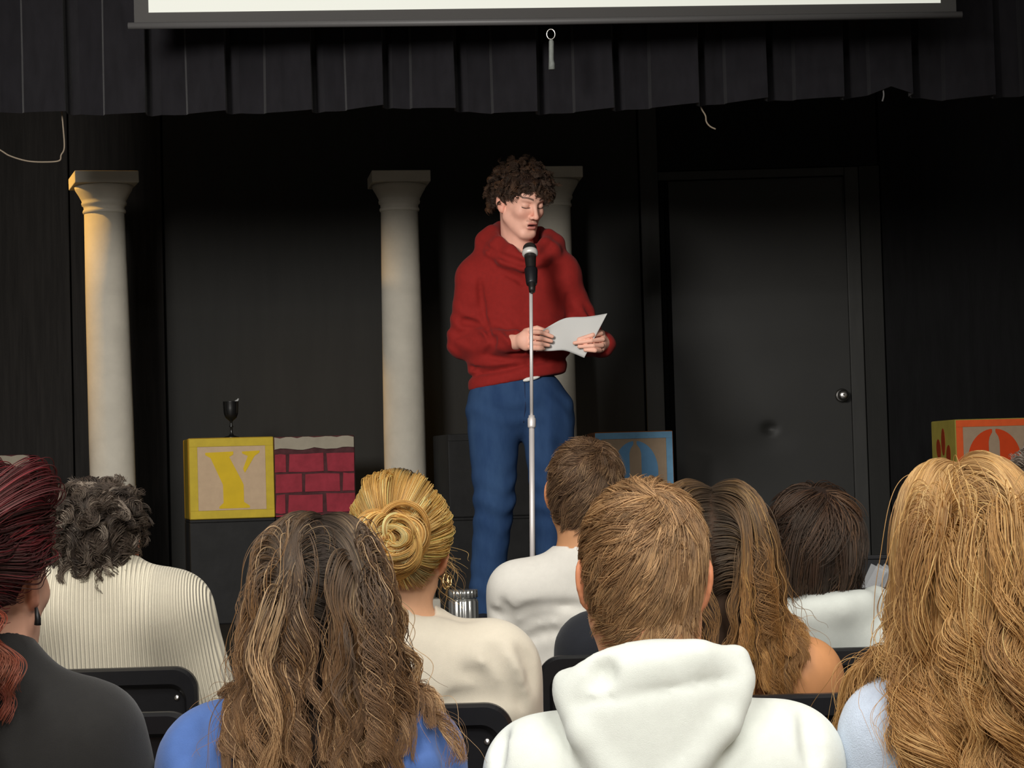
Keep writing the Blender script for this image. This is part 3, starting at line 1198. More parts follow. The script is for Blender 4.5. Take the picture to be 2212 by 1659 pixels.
def head_ops(h, detail=False, mouth_open=0.0, ears=True):
    o = [('u', h.e((0, -.014, .034), (.0755, .096, .086)), .0),
         ('u', h.e((0, .03, -.035), (.060, .064, .078)), .04),
         ('u', h.e((0, .052, .040), (.056, .046, .05)), .03),
         ('u', h.cone((.050, .008, -.055), (.018, .070, -.103), .022, .017), .025),
         ('u', h.cone((-.050, .008, -.055), (-.018, .070, -.103), .022, .017), .025),
         ('u', h.e((0, .072, -.104), (.024, .019, .017)), .018),
         ('u', h.e((.036, .064, -.022), (.024, .024, .02)), .02),
         ('u', h.e((-.036, .064, -.022), (.024, .024, .02)), .02)]
    if detail:
        for x in (.032, -.032):
            o.append(('s', h.e((x, .102, .006), (.019, .02, .0135)), .014))
        for x in (1, -1):
            o.append(('u', h.cone((x * .012, .092, .027), (x * .045, .080, .030), .006, .005), .012))
            o.append(('u', h.e((x * .0315, .0785, .0055), (.0165, .0135, .0125)), .004))
    o += [('u', h.cone((0, .093, .012), (0, .113, -.030), .0070, .0092), .012),
          ('u', h.e((0, .113, -.034), (.0105, .010, .0085)), .006),
          ('u', h.e((.0125, .100, -.037), (.0075, .010, .0072)), .006),
          ('u', h.e((-.0125, .100, -.037), (.0075, .010, .0072)), .006)]
    if detail:
        mo = mouth_open
        o += [('u', h.e((0, .080, -.064), (.026, .017, .018)), .014),
              ('u', h.e((0, .0955, -.0595), (.0215, .0060, .0046)), .006),
              ('u', h.e((0, .0925, -.0730 - mo), (.0180, .0068, .0056)), .007),
              ('s', h.e((0, .1000, -.0660 - mo * .5), (.0190, .0140, .0022 + mo * .5)), .003),
              ('s', h.e((.006, .107, -.0425), (.0028, .006, .002)), .002),
              ('s', h.e((-.006, .107, -.0425), (.0028, .006, .002)), .002),
              ('s', h.e((0, .098, -.0865 - mo), (.014, .008, .004)), .008)]
    if ears:
        for x in (1, -1):
            Re = rotm(x * 24, 0, 0) @ rotm(0, 12, 0)
            o += [('u', h.e((x * .081, -.012, -.004), (.0075, .0195, .0315), Re), .006),
                  ('u', h.e((x * .077, -.004, -.030), (.007, .010, .012), Re), .008),
                  ('s', h.e((x * .0915, -.006, .000), (.0062, .0105, .0185), Re), .004)]
    return o


def skin_tint(V, h, base, flush=(1.0, .78, .74), detail=False, mouth_open=0.0):
    """natural skin colour differences: red ears, lips, brows, lash line; plus painted shade in the eyelid fold"""
    base = np.array(S(base)[:3])
    C = np.tile(base, (len(V), 1))
    L = h.local(V)
    x, y, z = L[:, 0], L[:, 1], L[:, 2]

    def blend(mask, col):
        m = np.clip(mask, 0, 1)[:, None]
        C[:] = C * (1 - m) + np.array(col) * m
    near = (np.abs(x) < .13) & (np.abs(y) < .16) & (np.abs(z) < .16)
    ear = near & (np.abs(x) > .0735) & (z > -.05) & (z < .035)
    blend(ear * .75, base * np.array(flush))
    if detail:
        front = near & (y > .03)

        def g(cx, cz, sx, sz):
            return np.exp(-((np.abs(x) - cx) / sx) ** 2 - ((z - cz) / sz) ** 2) * front
        blend(.35 * g(.038, -.03, .022, .018) + .35 * np.exp(-(x / .012) ** 2 - ((z + .034) / .012) ** 2) * front, base * np.array((1.02, .74, .70)))
        # lips
        mo = mouth_open
        sf = lambda q, w: np.clip(q / w, 0, 1)
        up_ = sf(.0215 - np.abs(x), .005) * sf(z + .0665, .002) * sf(-.0540 - .06 * np.abs(x) - z, .0025) * (y > .078)
        lo_ = sf(.0200 - np.abs(x), .006) * sf(-.0660 - z, .002) * sf(z + .0815 + mo - .12 * np.abs(x), .0035) * (y > .076)
        blend(np.maximum(up_, lo_) * .75 * front, S((204, 118, 110))[:3])
        gap = (np.abs(x) < .0195) & (np.abs(z + .0660 + mo * .5) < .0022 + mo * .5) & (y > .07) & (y < .0935)
        blend(gap * front * .95, S((74, 26, 26))[:3])
        # brows, lash line
        ax = np.abs(x)
        bz = .0300 + .0055 * np.sin((ax - .014) / .036 * 2.2)
        brow = np.clip(1.25 - np.abs(z - bz) / (.0046 - .03 * np.clip(ax - .03, 0, .1)), 0, 1) * (ax > .012) * (ax < .052)
        blend(brow * .92 * front, S((52, 34, 26))[:3])
        lz = -.0012 - .0030 * (1 - ((ax - .0315) / .0165) ** 2)
        lash = np.clip(1.6 - np.abs(z - lz) / .0017, 0, 1) * (np.abs(ax - .0315) < .0165)
        blend(lash * .95 * front, S((48, 28, 22))[:3])
        crease = np.clip(1.3 - np.abs(z - (.0135 + .003 * (1 - ((ax - .0315) / .017) ** 2))) / .0012, 0, 1) * (np.abs(ax - .0315) < .015)
        blend(crease * .4 * front, S((150, 92, 74))[:3])  # shade of the eyelid fold, painted into the tint
        # faint moustache
        ms_ = np.exp(-(np.abs(z + .051) / .0045) ** 2) * (ax < .024) * (ax > .003) * (y > .08)
        blend(ms_ * .38 * front, S((110, 70, 56))[:3])
    return np.concatenate([C, np.ones((len(V), 1))], 1)


# ------------------------------------------------------------------ hair
HC = np.array([0, -.013, .034])
HRAD = np.array([.0785, .099, .089])


RZ_LOW = .135


def hairline(y, nape=-.062):
    return np.interp(y, [-.115, -.075, -.05, -.033, -.012, .02, .045, .06, .09], [nape, nape, nape + .012, -.030, .012, .012, .03, .052, .075])


def hrad(d):
    r = np.tile(HRAD, (len(d), 1))
    r[:, 2] = np.where(d[:, 2] < 0, RZ_LOW, HRAD[2])
    return r


def push_out(Q, ops, gap):
    """move strand points that lie inside the body to just above its surface"""
    sh = Q.shape
    q = Q.reshape(-1, 3).copy()
    gp = np.broadcast_to(gap, sh[:-1]).reshape(-1)
    for _ in range(2):
        D = ops_eval(ops, *q.T)
        m = D < gp
        if not m.any():
            break
        p = q[m]
        ep = .003
        g = np.stack([ops_eval(ops, *(p + np.eye(3)[i] * ep).T) - D[m] for i in range(3)], 1)
        q[m] = p + nrm(g) * (gp[m] - D[m])[:, None]
    return q.reshape(sh)


def roots(n, nape=-.062, rng=RNG, rag=.004):
    out = []
    tot = 0
    while tot < n:
        d = rng.normal(size=(n * 2, 3))
        d /= np.linalg.norm(d, axis=1)[:, None]
        p = HC + hrad(d) * d
        ok = p[:, 2] > hairline(p[:, 1], nape) + rng.normal(size=len(p)) * rag
        out.append(d[ok])
        tot += ok.sum()
    return np.concatenate(out)[:n]


def on_head(d, lift):
    """local point above the scalp in direction d"""
    r = hrad(d)
    n = d / r
    n /= np.linalg.norm(n, axis=1)[:, None]
    return HC + r * d + n * np.asarray(lift)[:, None], n


def nrm(v):
    return v / np.maximum(np.linalg.norm(v, axis=-1, keepdims=True), 1e-9)


def clumps(rt, n, rng):
    """index of the nearest of n random guide strands for each root"""
    g = rng.choice(len(rt), n, replace=False)
    d = ((rt[:, None, :] - rt[g][None, :, :]) ** 2).sum(2) if len(rt) * n < 6e6 else None
    if d is None:
        idx = np.empty(len(rt), int)
        for i in range(0, len(rt), 2000):
            idx[i:i + 2000] = ((rt[i:i + 2000, None, :] - rt[g][None]) ** 2).sum(2).argmin(1)
    else:
        idx = d.argmin(1)
    return g, idx


def hair_object(name, parent, origin, PTS, COLS, rad=.00045, mat=None, tip=.35):
    """PTS (n, s, 3) world points, COLS (n, s, 3)"""
    n, s, _ = PTS.shape
    hc = bpy.data.hair_curves.new(name)
    hc.add_curves([s] * n)
    hc.attributes['position'].data.foreach_set('vector', (PTS - np.asarray(origin)).astype(np.float32).ravel())
    r = np.interp(np.linspace(0, 1, s), [0, .1, .6, 1], [.7, 1, 1, tip]) * rad
    r = np.tile(r, n).astype(np.float32)
    a = hc.attributes.get('radius') or hc.attributes.new('radius', 'FLOAT', 'POINT')
    a.data.foreach_set('value', r)
    a = hc.attributes.new('hcol', 'FLOAT_COLOR', 'POINT')
    a.data.foreach_set('color', np.concatenate([COLS, np.ones((n, s, 1))], 2).astype(np.float32).ravel())
    o = bpy.data.objects.new(name, hc)
    COL.objects.link(o)
    hc.materials.append(mat or M['hair'])
    o.parent = parent
    return o


def pal(cols, sat=1.02, val=1.22):
    c = np.array([S(c)[:3] for c in cols])
    l = c @ np.array([.3, .59, .11])
    return np.clip((l[:, None] + (c - l[:, None]) * sat) * val * np.array([1.0, 1.0, 1.0]), .002, .95)


def tint_strands(n, s, clump, palette, weights, rng, root=None, root_len=0.0, jitter=.16, along=None, clump_var=.7):
    """per-strand colours from a palette, shared within clumps; root = colour near the scalp"""
    p = pal(palette)
    nc = clump.max() + 1
    ci = rng.choice(len(p), nc, p=np.array(weights) / sum(weights))
    own = rng.choice(len(p), n, p=np.array(weights) / sum(weights))
    pick = np.where(rng.random(n) < clump_var, ci[clump], own)
    c = p[pick] * np.exp(rng.normal(size=(n, 1)) * jitter)
    C = np.repeat(c[:, None, :], s, 1)
    t = np.linspace(0, 1, s)[None, :, None]
    if root is not None:
        rc = pal([root])[0]
        m = np.clip(1 - t / np.maximum(root_len * (.6 + .8 * rng.random((n, 1, 1))), 1e-3), 0, 1) ** .7
        C = C * (1 - m) + rc * m
    if along is not None:
        q = pal([along])[0]
        m = t ** 1.5
        C = C * (1 - .5 * m) + q * .5 * m
    return np.clip(C, .001, .95)


def short_hair(h, n, length, whorl, lift, rng, steps=8, nape=-.062, clump_n=160, clump=.55, noise=.25, side=.0, var=.35, stick=0.0, top_len=None, ops=None, nape_len=None, rag=.004):
    """combed hair lying on the scalp, running away from the whorl"""
    d = roots(n, nape, rng, rag)
    W = nrm(np.array(whorl, float))
    d = np.concatenate([d, nrm(W + rng.normal(size=(n // 9, 3)) * .15)])
    n = len(d)
    L = length * (1 + var * rng.normal(size=n) * .5)
    if top_len is not None:
        top = np.clip((d[:, 2] - .2) / .6, 0, 1)
        L = L * (1 + (top_len / length - 1) * top)
    if nape_len is not None:
        low = np.clip((-.25 - d[:, 2]) / .35, 0, 1)
        L = L * (1 + (nape_len / length - 1) * low)
    g, ci = clumps(d, clump_n, rng)
    nz = rng.normal(size=(n, 3)) * noise * .5 + rng.normal(size=(len(g), 3))[ci] * noise
    out = []
    cur = d.copy()
    lf = lift * (1 + .4 * rng.normal(size=n))
    for i in range(steps):
        t = i / (steps - 1)
        p, nn = on_head(cur, .002 + np.maximum(lf, 0) * L * t ** .8 + stick * L * t)
        out.append(p)
        a = cur - W
        sw = np.cross(cur, W)
        v = a * (1 + .0) + side * sw + nz * (.4 + t)
        v = v - cur * (v * cur).sum(1)[:, None]
        v = nrm(v)
        cur = nrm(cur + v * (L / (steps - 1))[:, None] / .088)
    Q = np.stack(out, 1)
    tt = (np.linspace(0, 1, steps) ** 1.3)[None, :, None]
    G = Q[g][ci]
    off = (Q[:, :1] - G[:, :1])
    Q = Q * (1 - clump * tt) + (G + off * .45) * clump * tt
    Q = h.w(Q.reshape(-1, 3)).reshape(Q.shape)
    if ops is not None:
        Q = push_out(Q, ops, .0008 + (.004 * rng.random((n, 1))) * np.linspace(.1, 1, steps)[None, :])
    return Q, ci


def curly_hair(h, n, length, rng, radius=.008, pitch=.022, steps=22, nape=-.062, clump_n=130, droop=.5, flow=(0, 0, -1), out=.6, sweep=0., whorl=(0, -.4, .9), fringe=0.0, ops=None, side_short=0.0, bare_brow=0.0):
    d = roots(n, nape, rng)
    g, ci = clumps(d, clump_n, rng)
    nc = len(g)
    p0, nn = on_head(d, np.full(n, .001))
    W = nrm(np.array(whorl, float))
    Lc = (length * (1 + .22 * rng.normal(size=nc)))[ci] * (1 + .1 * rng.normal(size=n))
    front = np.clip((d[:, 1] - .35) / .4, 0, 1) * np.clip((d[:, 2] - .1) / .4, 0, 1)
    Lc = Lc * (1 + fringe * front) * (1 - bare_brow * front * np.clip(d[:, 0] * 2.5 + .1, 0, 1))
    Lc = Lc * (1 - side_short * np.clip((np.abs(d[:, 0]) - .6) / .3, 0, 1) * np.clip((.45 - d[:, 2]) / .3, 0, 1))
    tang = d - W
    tang = nrm(tang - d * (tang * d).sum(1)[:, None])
    pos = p0.copy()
    pts = []
    loc_down = np.array([0, 0, -1.0]) @ h.R
    dirn = nrm(nn * out + tang * (1 - out) + rng.normal(size=(nc, 3))[ci] * .22)
    for i in range(steps):
        t = i / (steps - 1)
        pts.append(pos.copy())
        dirn = nrm(dirn + (loc_down * droop * .5 + tang * sweep) * (1.6 / steps))
        pos = pos + dirn * (Lc / steps)[:, None]
        e = (pos - HC) / (HRAD + .004)
        rr = np.linalg.norm(e, axis=1)
        ins = rr < 1
        pos[ins] = HC + (HRAD + .004) * e[ins] / rr[ins][:, None]
    Q = np.stack(pts, 1)
    G = Q[g][ci]
    tt = np.linspace(0, 1, steps)[None, :, None]
    Q = Q * (1 - .8 * tt) + (G + (Q[:, :1] - G[:, :1]) * .42) * .8 * tt
    # helical locks
    ph = (rng.random(nc) * 6.28)[ci] + rng.normal(size=n) * .22
    hand = np.where(rng.random(nc) < .5, 1, -1)[ci]
    pt = (pitch * (1 + .25 * rng.normal(size=nc)))[ci]
    rad = (radius * (1 + .3 * rng.normal(size=nc)))[ci] * (1 + .12 * rng.normal(size=n))
    tan = np.gradient(Q, axis=1)
    tan = nrm(tan)
    ref = nrm(np.cross(tan, np.array([.3, .2, .9])))
    ref2 = np.cross(tan, ref)
    s = np.linspace(0, 1, steps)[None, :] * Lc[:, None]
    a = ph[:, None] + hand[:, None] * s / pt[:, None] * 6.28
    amp = rad[:, None] * np.clip(s / (Lc[:, None] * .3), 0, 1)
    Q = Q + ref * (np.cos(a) * amp)[..., None] + ref2 * (np.sin(a) * amp)[..., None]
    e = (Q - HC) / (HRAD + .002)
    rr = np.linalg.norm(e, axis=2)
    Q = np.where((rr < 1)[..., None], HC + (HRAD + .002) * e / rr[..., None], Q)
    Q = h.w(Q.reshape(-1, 3)).reshape(Q.shape)
    if ops is not None:
        Q = push_out(Q, ops, .002)
    return Q, ci


def long_hair(h, n, rng, length=.42, lvar=.16, body=None, steps=44, part_x=0.0, volume=.012, wave=.010, wavelen=.085, wave_start=.3, clump_n=150, clump=.7,
              back=.55, spread=.0, out_tip=0.0, curl=.6, keep=None, rise=0.0, fan=.7, tip_z=None, tip_var=.04, squeeze=None):
    """long hair: over the head from the parting, then hanging down over shoulders and back, in wavy locks"""
    d = roots(n, -.05, rng)
    tp = roots(n, -.05, rng)
    tp = tp[tp[:, 2] > .55][:n // 4]
    q = n // 8
    pl_ = nrm(np.stack([part_x + rng.normal(size=q) * .09, rng.uniform(-.3, .55, q), np.full(q, .85)], 1))
    d = np.concatenate([d, tp, pl_])
    n = len(d)
    if keep is not None:
        d = d[keep(d)]
        n = len(d)
    side = np.where(d[:, 0] + rng.normal(size=n) * .02 > part_x, 1.0, -1.0)
    g, ci = clumps(d + side[:, None] * np.array([.6, 0, 0]), clump_n, rng)
    nc = len(g)
    layer = np.clip((d[:, 2] - .05) / .8, 0, 1) * .85 + .15 * rng.random(n)
    lift = volume * (.15 + .85 * layer ** 1.0)
    p, nn = on_head(d, lift * .15)
    down = np.array([0, 0, -1.0]) @ h.R
    f = np.stack([side * fan * (1.0 - .25 * np.abs(d[:, 0])), np.full(n, -back), np.full(n, .15)], 1) + rng.normal(size=(nc, 3))[ci] * .10
    f = f - d * (f * d).sum(1)[:, None]
    dirn = nrm(f + nn * rise)
    L = (length * (1 + lvar * rng.normal(size=nc)))[ci] * (1 - .22 * rng.random(n) ** 2)
    if tip_z is not None:
        zr = (HC + HRAD * d)[:, 2]
        L = 1.08 * (zr - tip_z + (tip_var * rng.normal(size=nc))[ci] + .025 * rng.random(n) ** 2) + .05 * np.clip(d[:, 2], 0, 1)
        L = np.maximum(L, .06)
    ds = L / (steps - 1)
    pts = [h.w(p)]
    pw = h.w(p)
    dw = dirn @ h.R.T
    g_dir = np.array([0, 0, -1.0])
    cn = rng.normal(size=(nc, 3))[ci] * np.array([1, .5, .3])
    for i in range(1, steps):
        t = i / (steps - 1)
        s = t * L
        gw = np.clip(s / .10, .05, 1.0)[:, None] * .30
        dw = nrm(dw * (1 - gw) + (g_dir + cn * spread) * gw)
        pw = pw + dw * ds[:, None]
        lo = h.local(pw)
        R_ = HRAD + lift[:, None] * (.2 + .8 * np.clip(s / .06, 0, 1))[:, None] * np.array([1., 1., .8])
        e = (lo - HC) / R_
        rr = np.linalg.norm(e, axis=1)
        ins = rr < 1
        if ins.any():
            nl = HC + R_[ins] * e[ins] / rr[ins][:, None]
            nw = h.w(nl)
            dw[ins] = nrm(dw[ins] + (nw - pw[ins]) / np.maximum(ds[ins], 1e-6)[:, None])
            pw[ins] = nw
        if body is not None and i % 1 == 0:
            x, y, z = pw.T
            D = ops_eval(body, x, y, z)
            gap = .004 + lift * .9
            m = D < gap
            if m.any():
                q = pw[m]
                ep = .004
                gr = np.stack([ops_eval(body, q[:, 0] + ep, q[:, 1], q[:, 2]) - D[m], ops_eval(body, q[:, 0], q[:, 1] + ep, q[:, 2]) - D[m],
                               ops_eval(body, q[:, 0], q[:, 1], q[:, 2] + ep) - D[m]], 1)
                gr = nrm(gr)
                push = np.minimum((gap[m] - D[m]), .02)
                pw[m] = q + gr * push[:, None]
                dd = dw[m]
                vn = (dd * gr).sum(1)
                dw[m] = nrm(dd - gr * np.minimum(vn, 0)[:, None])
        pts.append(pw.copy())
    Q = np.stack(pts, 1)
    if squeeze is not None:
        dx = Q[:, :, 0] - h.c[0]
        Q[:, :, 0] = h.c[0] + squeeze * np.tanh(dx / squeeze)
        Q[:, 4:] = push_out(Q[:, 4:], body, .003 + lift[:, None] * .5)
    G = Q[g][ci]
    tt = (np.clip(np.linspace(0, 1, steps) * 1.5 - .38, 0, 1) ** .9)[None, :, None]
    Q = Q * (1 - clump * tt) + (G + (Q[:, :1] - G[:, :1]) * .22) * clump * tt
    # waves
    s = np.linspace(0, 1, steps)[None, :] * L[:, None]
    wl = (wavelen * (1 + .2 * rng.normal(size=nc)))[ci] * (1 + .008 * rng.normal(size=n))
    ph = (rng.random(nc) * 6.28)[ci] + rng.normal(size=n) * .22
    A = (wave * np.exp(.35 * rng.normal(size=nc)))[ci] * (1 + .25 * rng.normal(size=n))
    ramp = np.clip((s / L[:, None] - wave_start * .8) / .35, 0, 1) ** .9
    a = ph[:, None] + 6.28 * s / wl[:, None]
    th = (rng.random(nc) * 3.14)[ci]
    # waves run mostly across the view of the lock, a little out of it
    tan = nrm(np.gradient(Q, axis=1))
    u = nrm(np.cross(tan, np.array([0, 1.0, .15])))
    v = np.cross(tan, u)
    Q = Q + u * (np.sin(a) * (A[:, None] * ramp))[..., None] + v * (np.cos(a) * (A[:, None] * ramp * curl))[..., None]
    # fly-away hairs
    fly = (rng.random(n) < .03)[:, None, None] * np.linspace(0, 1, steps)[None, :, None] ** 1.2
    Q = Q + fly * rng.normal(size=(n, 1, 3)) * np.array([.022, .010, .008])
    return Q, ci


def tied_hair(h, n, rng, target, lift=.006, steps=16, clump_n=90, clump=.5, nape=-.075, bulge=.004, ops=None, wavy=0.0):
    """hair drawn over the head to one gathered point"""
    d = roots(n, nape, rng)
    g, ci = clumps(d, clump_n, rng)
    td = nrm((np.array(target) - HC)[None] / HRAD)[0]
    out = []
    ang = np.arccos(np.clip((d * td).sum(1), -1, 1))
    axis_ = nrm(np.cross(d, td))
    lf = lift * rng.random(n)
    bl = bulge * np.exp(.5 * rng.normal(size=len(g)))[ci]
    for i in range(steps):
        t = i / (steps - 1)
        a = ang * t
        cur = d * np.cos(a)[:, None] + np.cross(axis_, d) * np.sin(a)[:, None]
        p, nn = on_head(cur, .001 + lf + bl * math.sin(math.pi * t) * 1.5 + .012 * max(0, t - .75) * 4)
        out.append(p)
    Q = np.stack(out, 1)
    tt = (np.linspace(0, 1, steps))[None, :, None]
    G = Q[g][ci]
    Q = Q * (1 - clump * tt) + (G + (Q[:, :1] - G[:, :1]) * .5) * clump * tt
    Q = Q + (rng.normal(size=(n, 1, 3)) * .0015) * np.sin(np.linspace(0, 3.14, steps))[None, :, None]
    if wavy > 0:
        u = np.linspace(0, 1, steps)[None, :, None]
        ph = (rng.random((len(g), 1, 3)) * 6.28)[ci] + rng.normal(size=(n, 1, 1)) * .3
        fr = (6 + 8 * rng.random((len(g), 1, 1)))[ci]
        Q = Q + wavy * np.sin(fr * u + ph) * np.clip(u * 5, 0, 1)
    Q = h.w(Q.reshape(-1, 3)).reshape(Q.shape)
    if ops is not None:
        Q = push_out(Q, ops, .0012 + .005 * rng.random((n, 1)))
    return Q, ci


def shell(h, parent, origin, col, grow=.0, nape=-.062, extra=(), res=.006, name='hair', cut=True, ops=None, rise=.006):
    if not cut:
        ops2 = list(extra)
    else:
        ops2 = list(ops) + [('a', Fun(lambda x, y, z: np.float32(-.0015 - grow)), 0)]

        def fcut(x, y, z):
            dx, dy, dz = x - h.c[0], y - h.c[1], z - h.c[2]
            lx = (h.R[0, 0] * dx + h.R[1, 0] * dy + h.R[2, 0] * dz) / h.k
            ly = (h.R[0, 1] * dx + h.R[1, 1] * dy + h.R[2, 1] * dz) / h.k
            lz = (h.R[0, 2] * dx + h.R[1, 2] * dy + h.R[2, 2] * dz) / h.k
            return (hairline(ly, nape) + rise + .004 * np.sin(lx * 260) + .003 * np.sin(lx * 611 + 1) - lz) * h.k
        ops2.append(('i', Fun(fcut), .003))
        ops2 += list(extra)
    V, F = solid(ops2, res, 1)
    C = np.tile(np.append(pal([col])[0], 1.0), (len(V), 1))
    return mesh_np(name, V, F, M['hairshell'], parent, origin, colors=C)


def creases_on(ops, lines, Y, r=.0035, k=.020, sink=.001):
    """soft furrows pressed into the side of a garment that faces the hall"""
    out = []
    ys = np.linspace(Y - .30, Y + .12, 260)
    for pts in lines:
        q = []
        for px, py in pts:
            g = P(px, py, 1.0)
            dd = ops_eval(ops, g[0] * ys, ys, (g[2] - CAM_Z) * ys + CAM_Z)
            if not (dd < 0).any():
                continue
            q.append(P(px, py, ys[int(np.argmax(dd < 0))] + sink))
        if len(q) < 2:
            continue
        q = smooth_line(q, 5)
        n = len(q)
        for i in range(n - 1):
            t0, t1 = math.sin(math.pi * (i + .3) / n), math.sin(math.pi * (i + 1.3) / n)
            out.append(('s', Cone(q[i], q[i + 1], r * max(t0, .2), r * max(t1, .2)), k))
    return out


# ------------------------------------------------------------------ a seated listener, seen from behind
def folds(seed, amp, freq=22.):
    r = np.random.default_rng(seed)
    ks = [r.normal(size=3) * freq * np.array([1, .7, .6]) for _ in range(5)]
    phs = r.random(5) * 6.28

    def f(x, y, z):
        s = 0
        for k, ph in zip(ks, phs):
            s = s + np.sin(k[0] * x + k[1] * y + k[2] * z + ph)
        return amp * (np.abs(s * .4) ** 1.3 * np.sign(s))
    return f


def listener(name_label, h, shl, shr, Y, skin, shirt, group='seated listeners', sleeve='long', neck_r=.054, torso_w=None, lean=.03, arm_r=.056, shirt_thick=.010, collar=.0,
             fold=.004, fold_seed=1, extra_shirt=(), bare=False, rib=False, neck_cut=(.012, .062), res=.012, shirt_res=.010, flush=(1.0, .74, .66), elbow_out=.03, trap=.012, creases=(), sleeve_len=.52):
    """h: Head; shl / shr: world shoulder joints"""
    shl, shr = np.array(shl, float), np.array(shr, float)
    mid = (shl + shr) / 2
    nb = mid + np.array([0, .012, .055 + trap])                 # base of the neck
    base = np.array([mid[0], Y, 0.0])
    pel = np.array([mid[0], Y + .02 + lean * .2, .53])
    hw = np.linalg.norm(shr - shl) / 2
    root = empty('person', base)
    tag(root, name_label, 'person', group)
    tw = torso_w or hw * .86
    fl = ((0, 1, 0), .62)

    def trunk(g):
        chest = mid + np.array([0, .02, -.12])
        waist = (mid + pel) / 2 + np.array([0, 0, -.06])
        return [('u', Cone(chest, waist, tw + g, tw * .93 + g, fl), 0),
                ('u', Cone(waist, pel, tw * .93 + g, tw * .98 + g, fl), .08),
                ('u', Cone(shl + np.array([.02, 0, -.012]), shr + np.array([-.02, 0, -.012]), .056 + g, .056 + g), .09),
                ('u', Cone(nb + np.array([0, -.004, -.004]), shl + np.array([.03, 0, .005]), .046 + g, .040 + g), .06),
                ('u', Cone(nb + np.array([0, -.004, -.004]), shr + np.array([-.03, 0, .005]), .046 + g, .040 + g), .06)]

    def arm(s, sh, g, upto=2):
        el = sh + np.array([s * elbow_out, .06, -.285])
        ha = np.array([mid[0] + s * .10, Y + .36, .66])
        o = [('u', Cone(sh, el, arm_r + g, arm_r * .82 + g), .05)]
        if upto > 1:
            o += [('u', Cone(el, ha, arm_r * .80 + g, arm_r * .52 + g), .02)]
        return o, el, ha

    skull_base = h.w((0, -.028, -.035))
    body = head_ops(h) + [('u', Cone(nb + np.array([0, 0, -.03]), skull_base, neck_r * 1.12, neck_r), .03),
                          ('u', Cone(nb + np.array([0, 0, -.03]), h.w((0, .01, -.06)), neck_r, neck_r * .85), .03)]
    neck_ops = head_ops(h, ears=False) + body[-2:]
    g0 = 0.0 if bare else -.022
    body += trunk(g0)
    for s, sh in ((-1, shl), (1, shr)):
        o, el, ha = arm(s, sh, g0 if sleeve == 'long' else -.003)
        body += o
        body.append(('u', Ell(ha + np.array([-s * .02, .05, -.01]), (.04, .055, .022)), .02))
        hip = pel + np.array([s * .09, .03, 0])
        knee = pel + np.array([s * .11, .42, .01])
        foot = np.array([knee[0], knee[1] + .02, .05])
        body += [('u', Cone(hip, knee, .072, .052), .04), ('u', Cone(knee, foot, .050, .036), .02), ('u', Cone(foot, foot + np.array([0, .14, -.015]), .036, .028), .02)]
    hb = (h.w((0, 0, 0)) - .14, h.w((0, 0, 0)) + .14)
    V, F = solid(body, .016, 1, fine=.0042, fine_boxes=[hb])
    bo = mesh_np('body', V, F, M['skin'], root, base, colors=skin_tint(V, h, skin, flush))

    # trousers and shoes
    tr = [('u', Ell(pel, (tw * 1.05, .125, .10)), 0)]
    for s in (-1, 1):
        hip = pel + np.array([s * .09, .03, 0])
        knee = pel + np.array([s * .11, .42, .01])
        foot = np.array([knee[0], knee[1] + .02, .06])
        tr += [('u', Cone(hip, knee, .084, .064), .04), ('u', Cone(knee, foot, .062, .052), .02)]
        one = [('u', Cone(foot + np.array([0, -.02, -.018]), foot + np.array([0, .16, -.022]), .042, .038), 0), ('i', Half((0, 0, .001), (0, 0, -1)), 0)]
        V, F = solid(one, .014, 1)
        mesh_np('shoe', V, F, M['shoes'], root, base)
    V, F = solid(tr, .02, 2)
    mesh_np('trousers', V, F, M['trousers'], root, base)

    # shirt
    so_ = trunk(shirt_thick)
    for s, sh in ((-1, shl), (1, shr)):
        o, el, ha = arm(s, sh, shirt_thick, 2 if sleeve == 'long' else 1)
        if sleeve == 'long':
            so_ += o
        elif sleeve == 'short':
            so_ += [('u', Cone(sh, sh + (el - sh) * sleeve_len, arm_r + shirt_thick, arm_r * .98 + shirt_thick * 1.5), .05)]
    if collar > 0:
        so_ += [('u', Cone(nb + np.array([0, 0, -.02]), nb + (skull_base - nb) * .25, neck_r + collar + .006, neck_r + collar), .02)]
    so_ += list(extra_shirt)
    coll_ops = list(so_) + [('u', Cone(nb + np.array([0, 0, -.03]), skull_base, neck_r * 1.12, neck_r), .03)]
    if not bare:
        so_ += creases_on(list(so_), creases, Y)
        so_ += [('a', Fun(folds(fold_seed, fold)), 0)]
        # neck opening
        so_ += [('s', Cone(nb + np.array([0, .006, neck_cut[0]]), skull_base + np.array([0, 0, .05]), neck_cut[1], neck_cut[1] * .97), .006)]
        so_ += [('i', Half((0, 0, .50), (0, 0, -1)), .01)]
        V, F = solid(so_, shirt_res, 3)
        o = mesh_np('shirt', V, F, shirt, root, base)
        if rib:
            a = o.data.attributes.new('ribu', 'FLOAT', 'POINT')
            x = V[:, 0] - mid[0]
            # ribs follow the sleeve on the arms
            arm_m = np.clip((np.abs(x) - hw * .75) / .12, 0, 1)
            u = x + np.sign(x) * .22 * (V[:, 2] - mid[2] + .3) * arm_m
            a.data.foreach_set('value', u.astype(np.float32))
    else:
        so_ += [('i', Half((0, 0, mid[2] - .10), (0, 0, 1)), .01), ('i', Half((0, 0, .50), (0, 0, -1)), .01)]
        so_ = [q for q in so_]
        V, F = solid(so_, shirt_res, 2)
        mesh_np('top', V, F, shirt, root, base)
    return root, base, dict(mid=mid, nb=nb, body=coll_ops, shl=shl, shr=shr, skull=skull_base, head=neck_ops)


M['trousers'] = mat_denim('dark_denim', (40, 46, 66))
M['shoes'] = mat_plain('dark_shoes', (36, 34, 34), rough=.6)

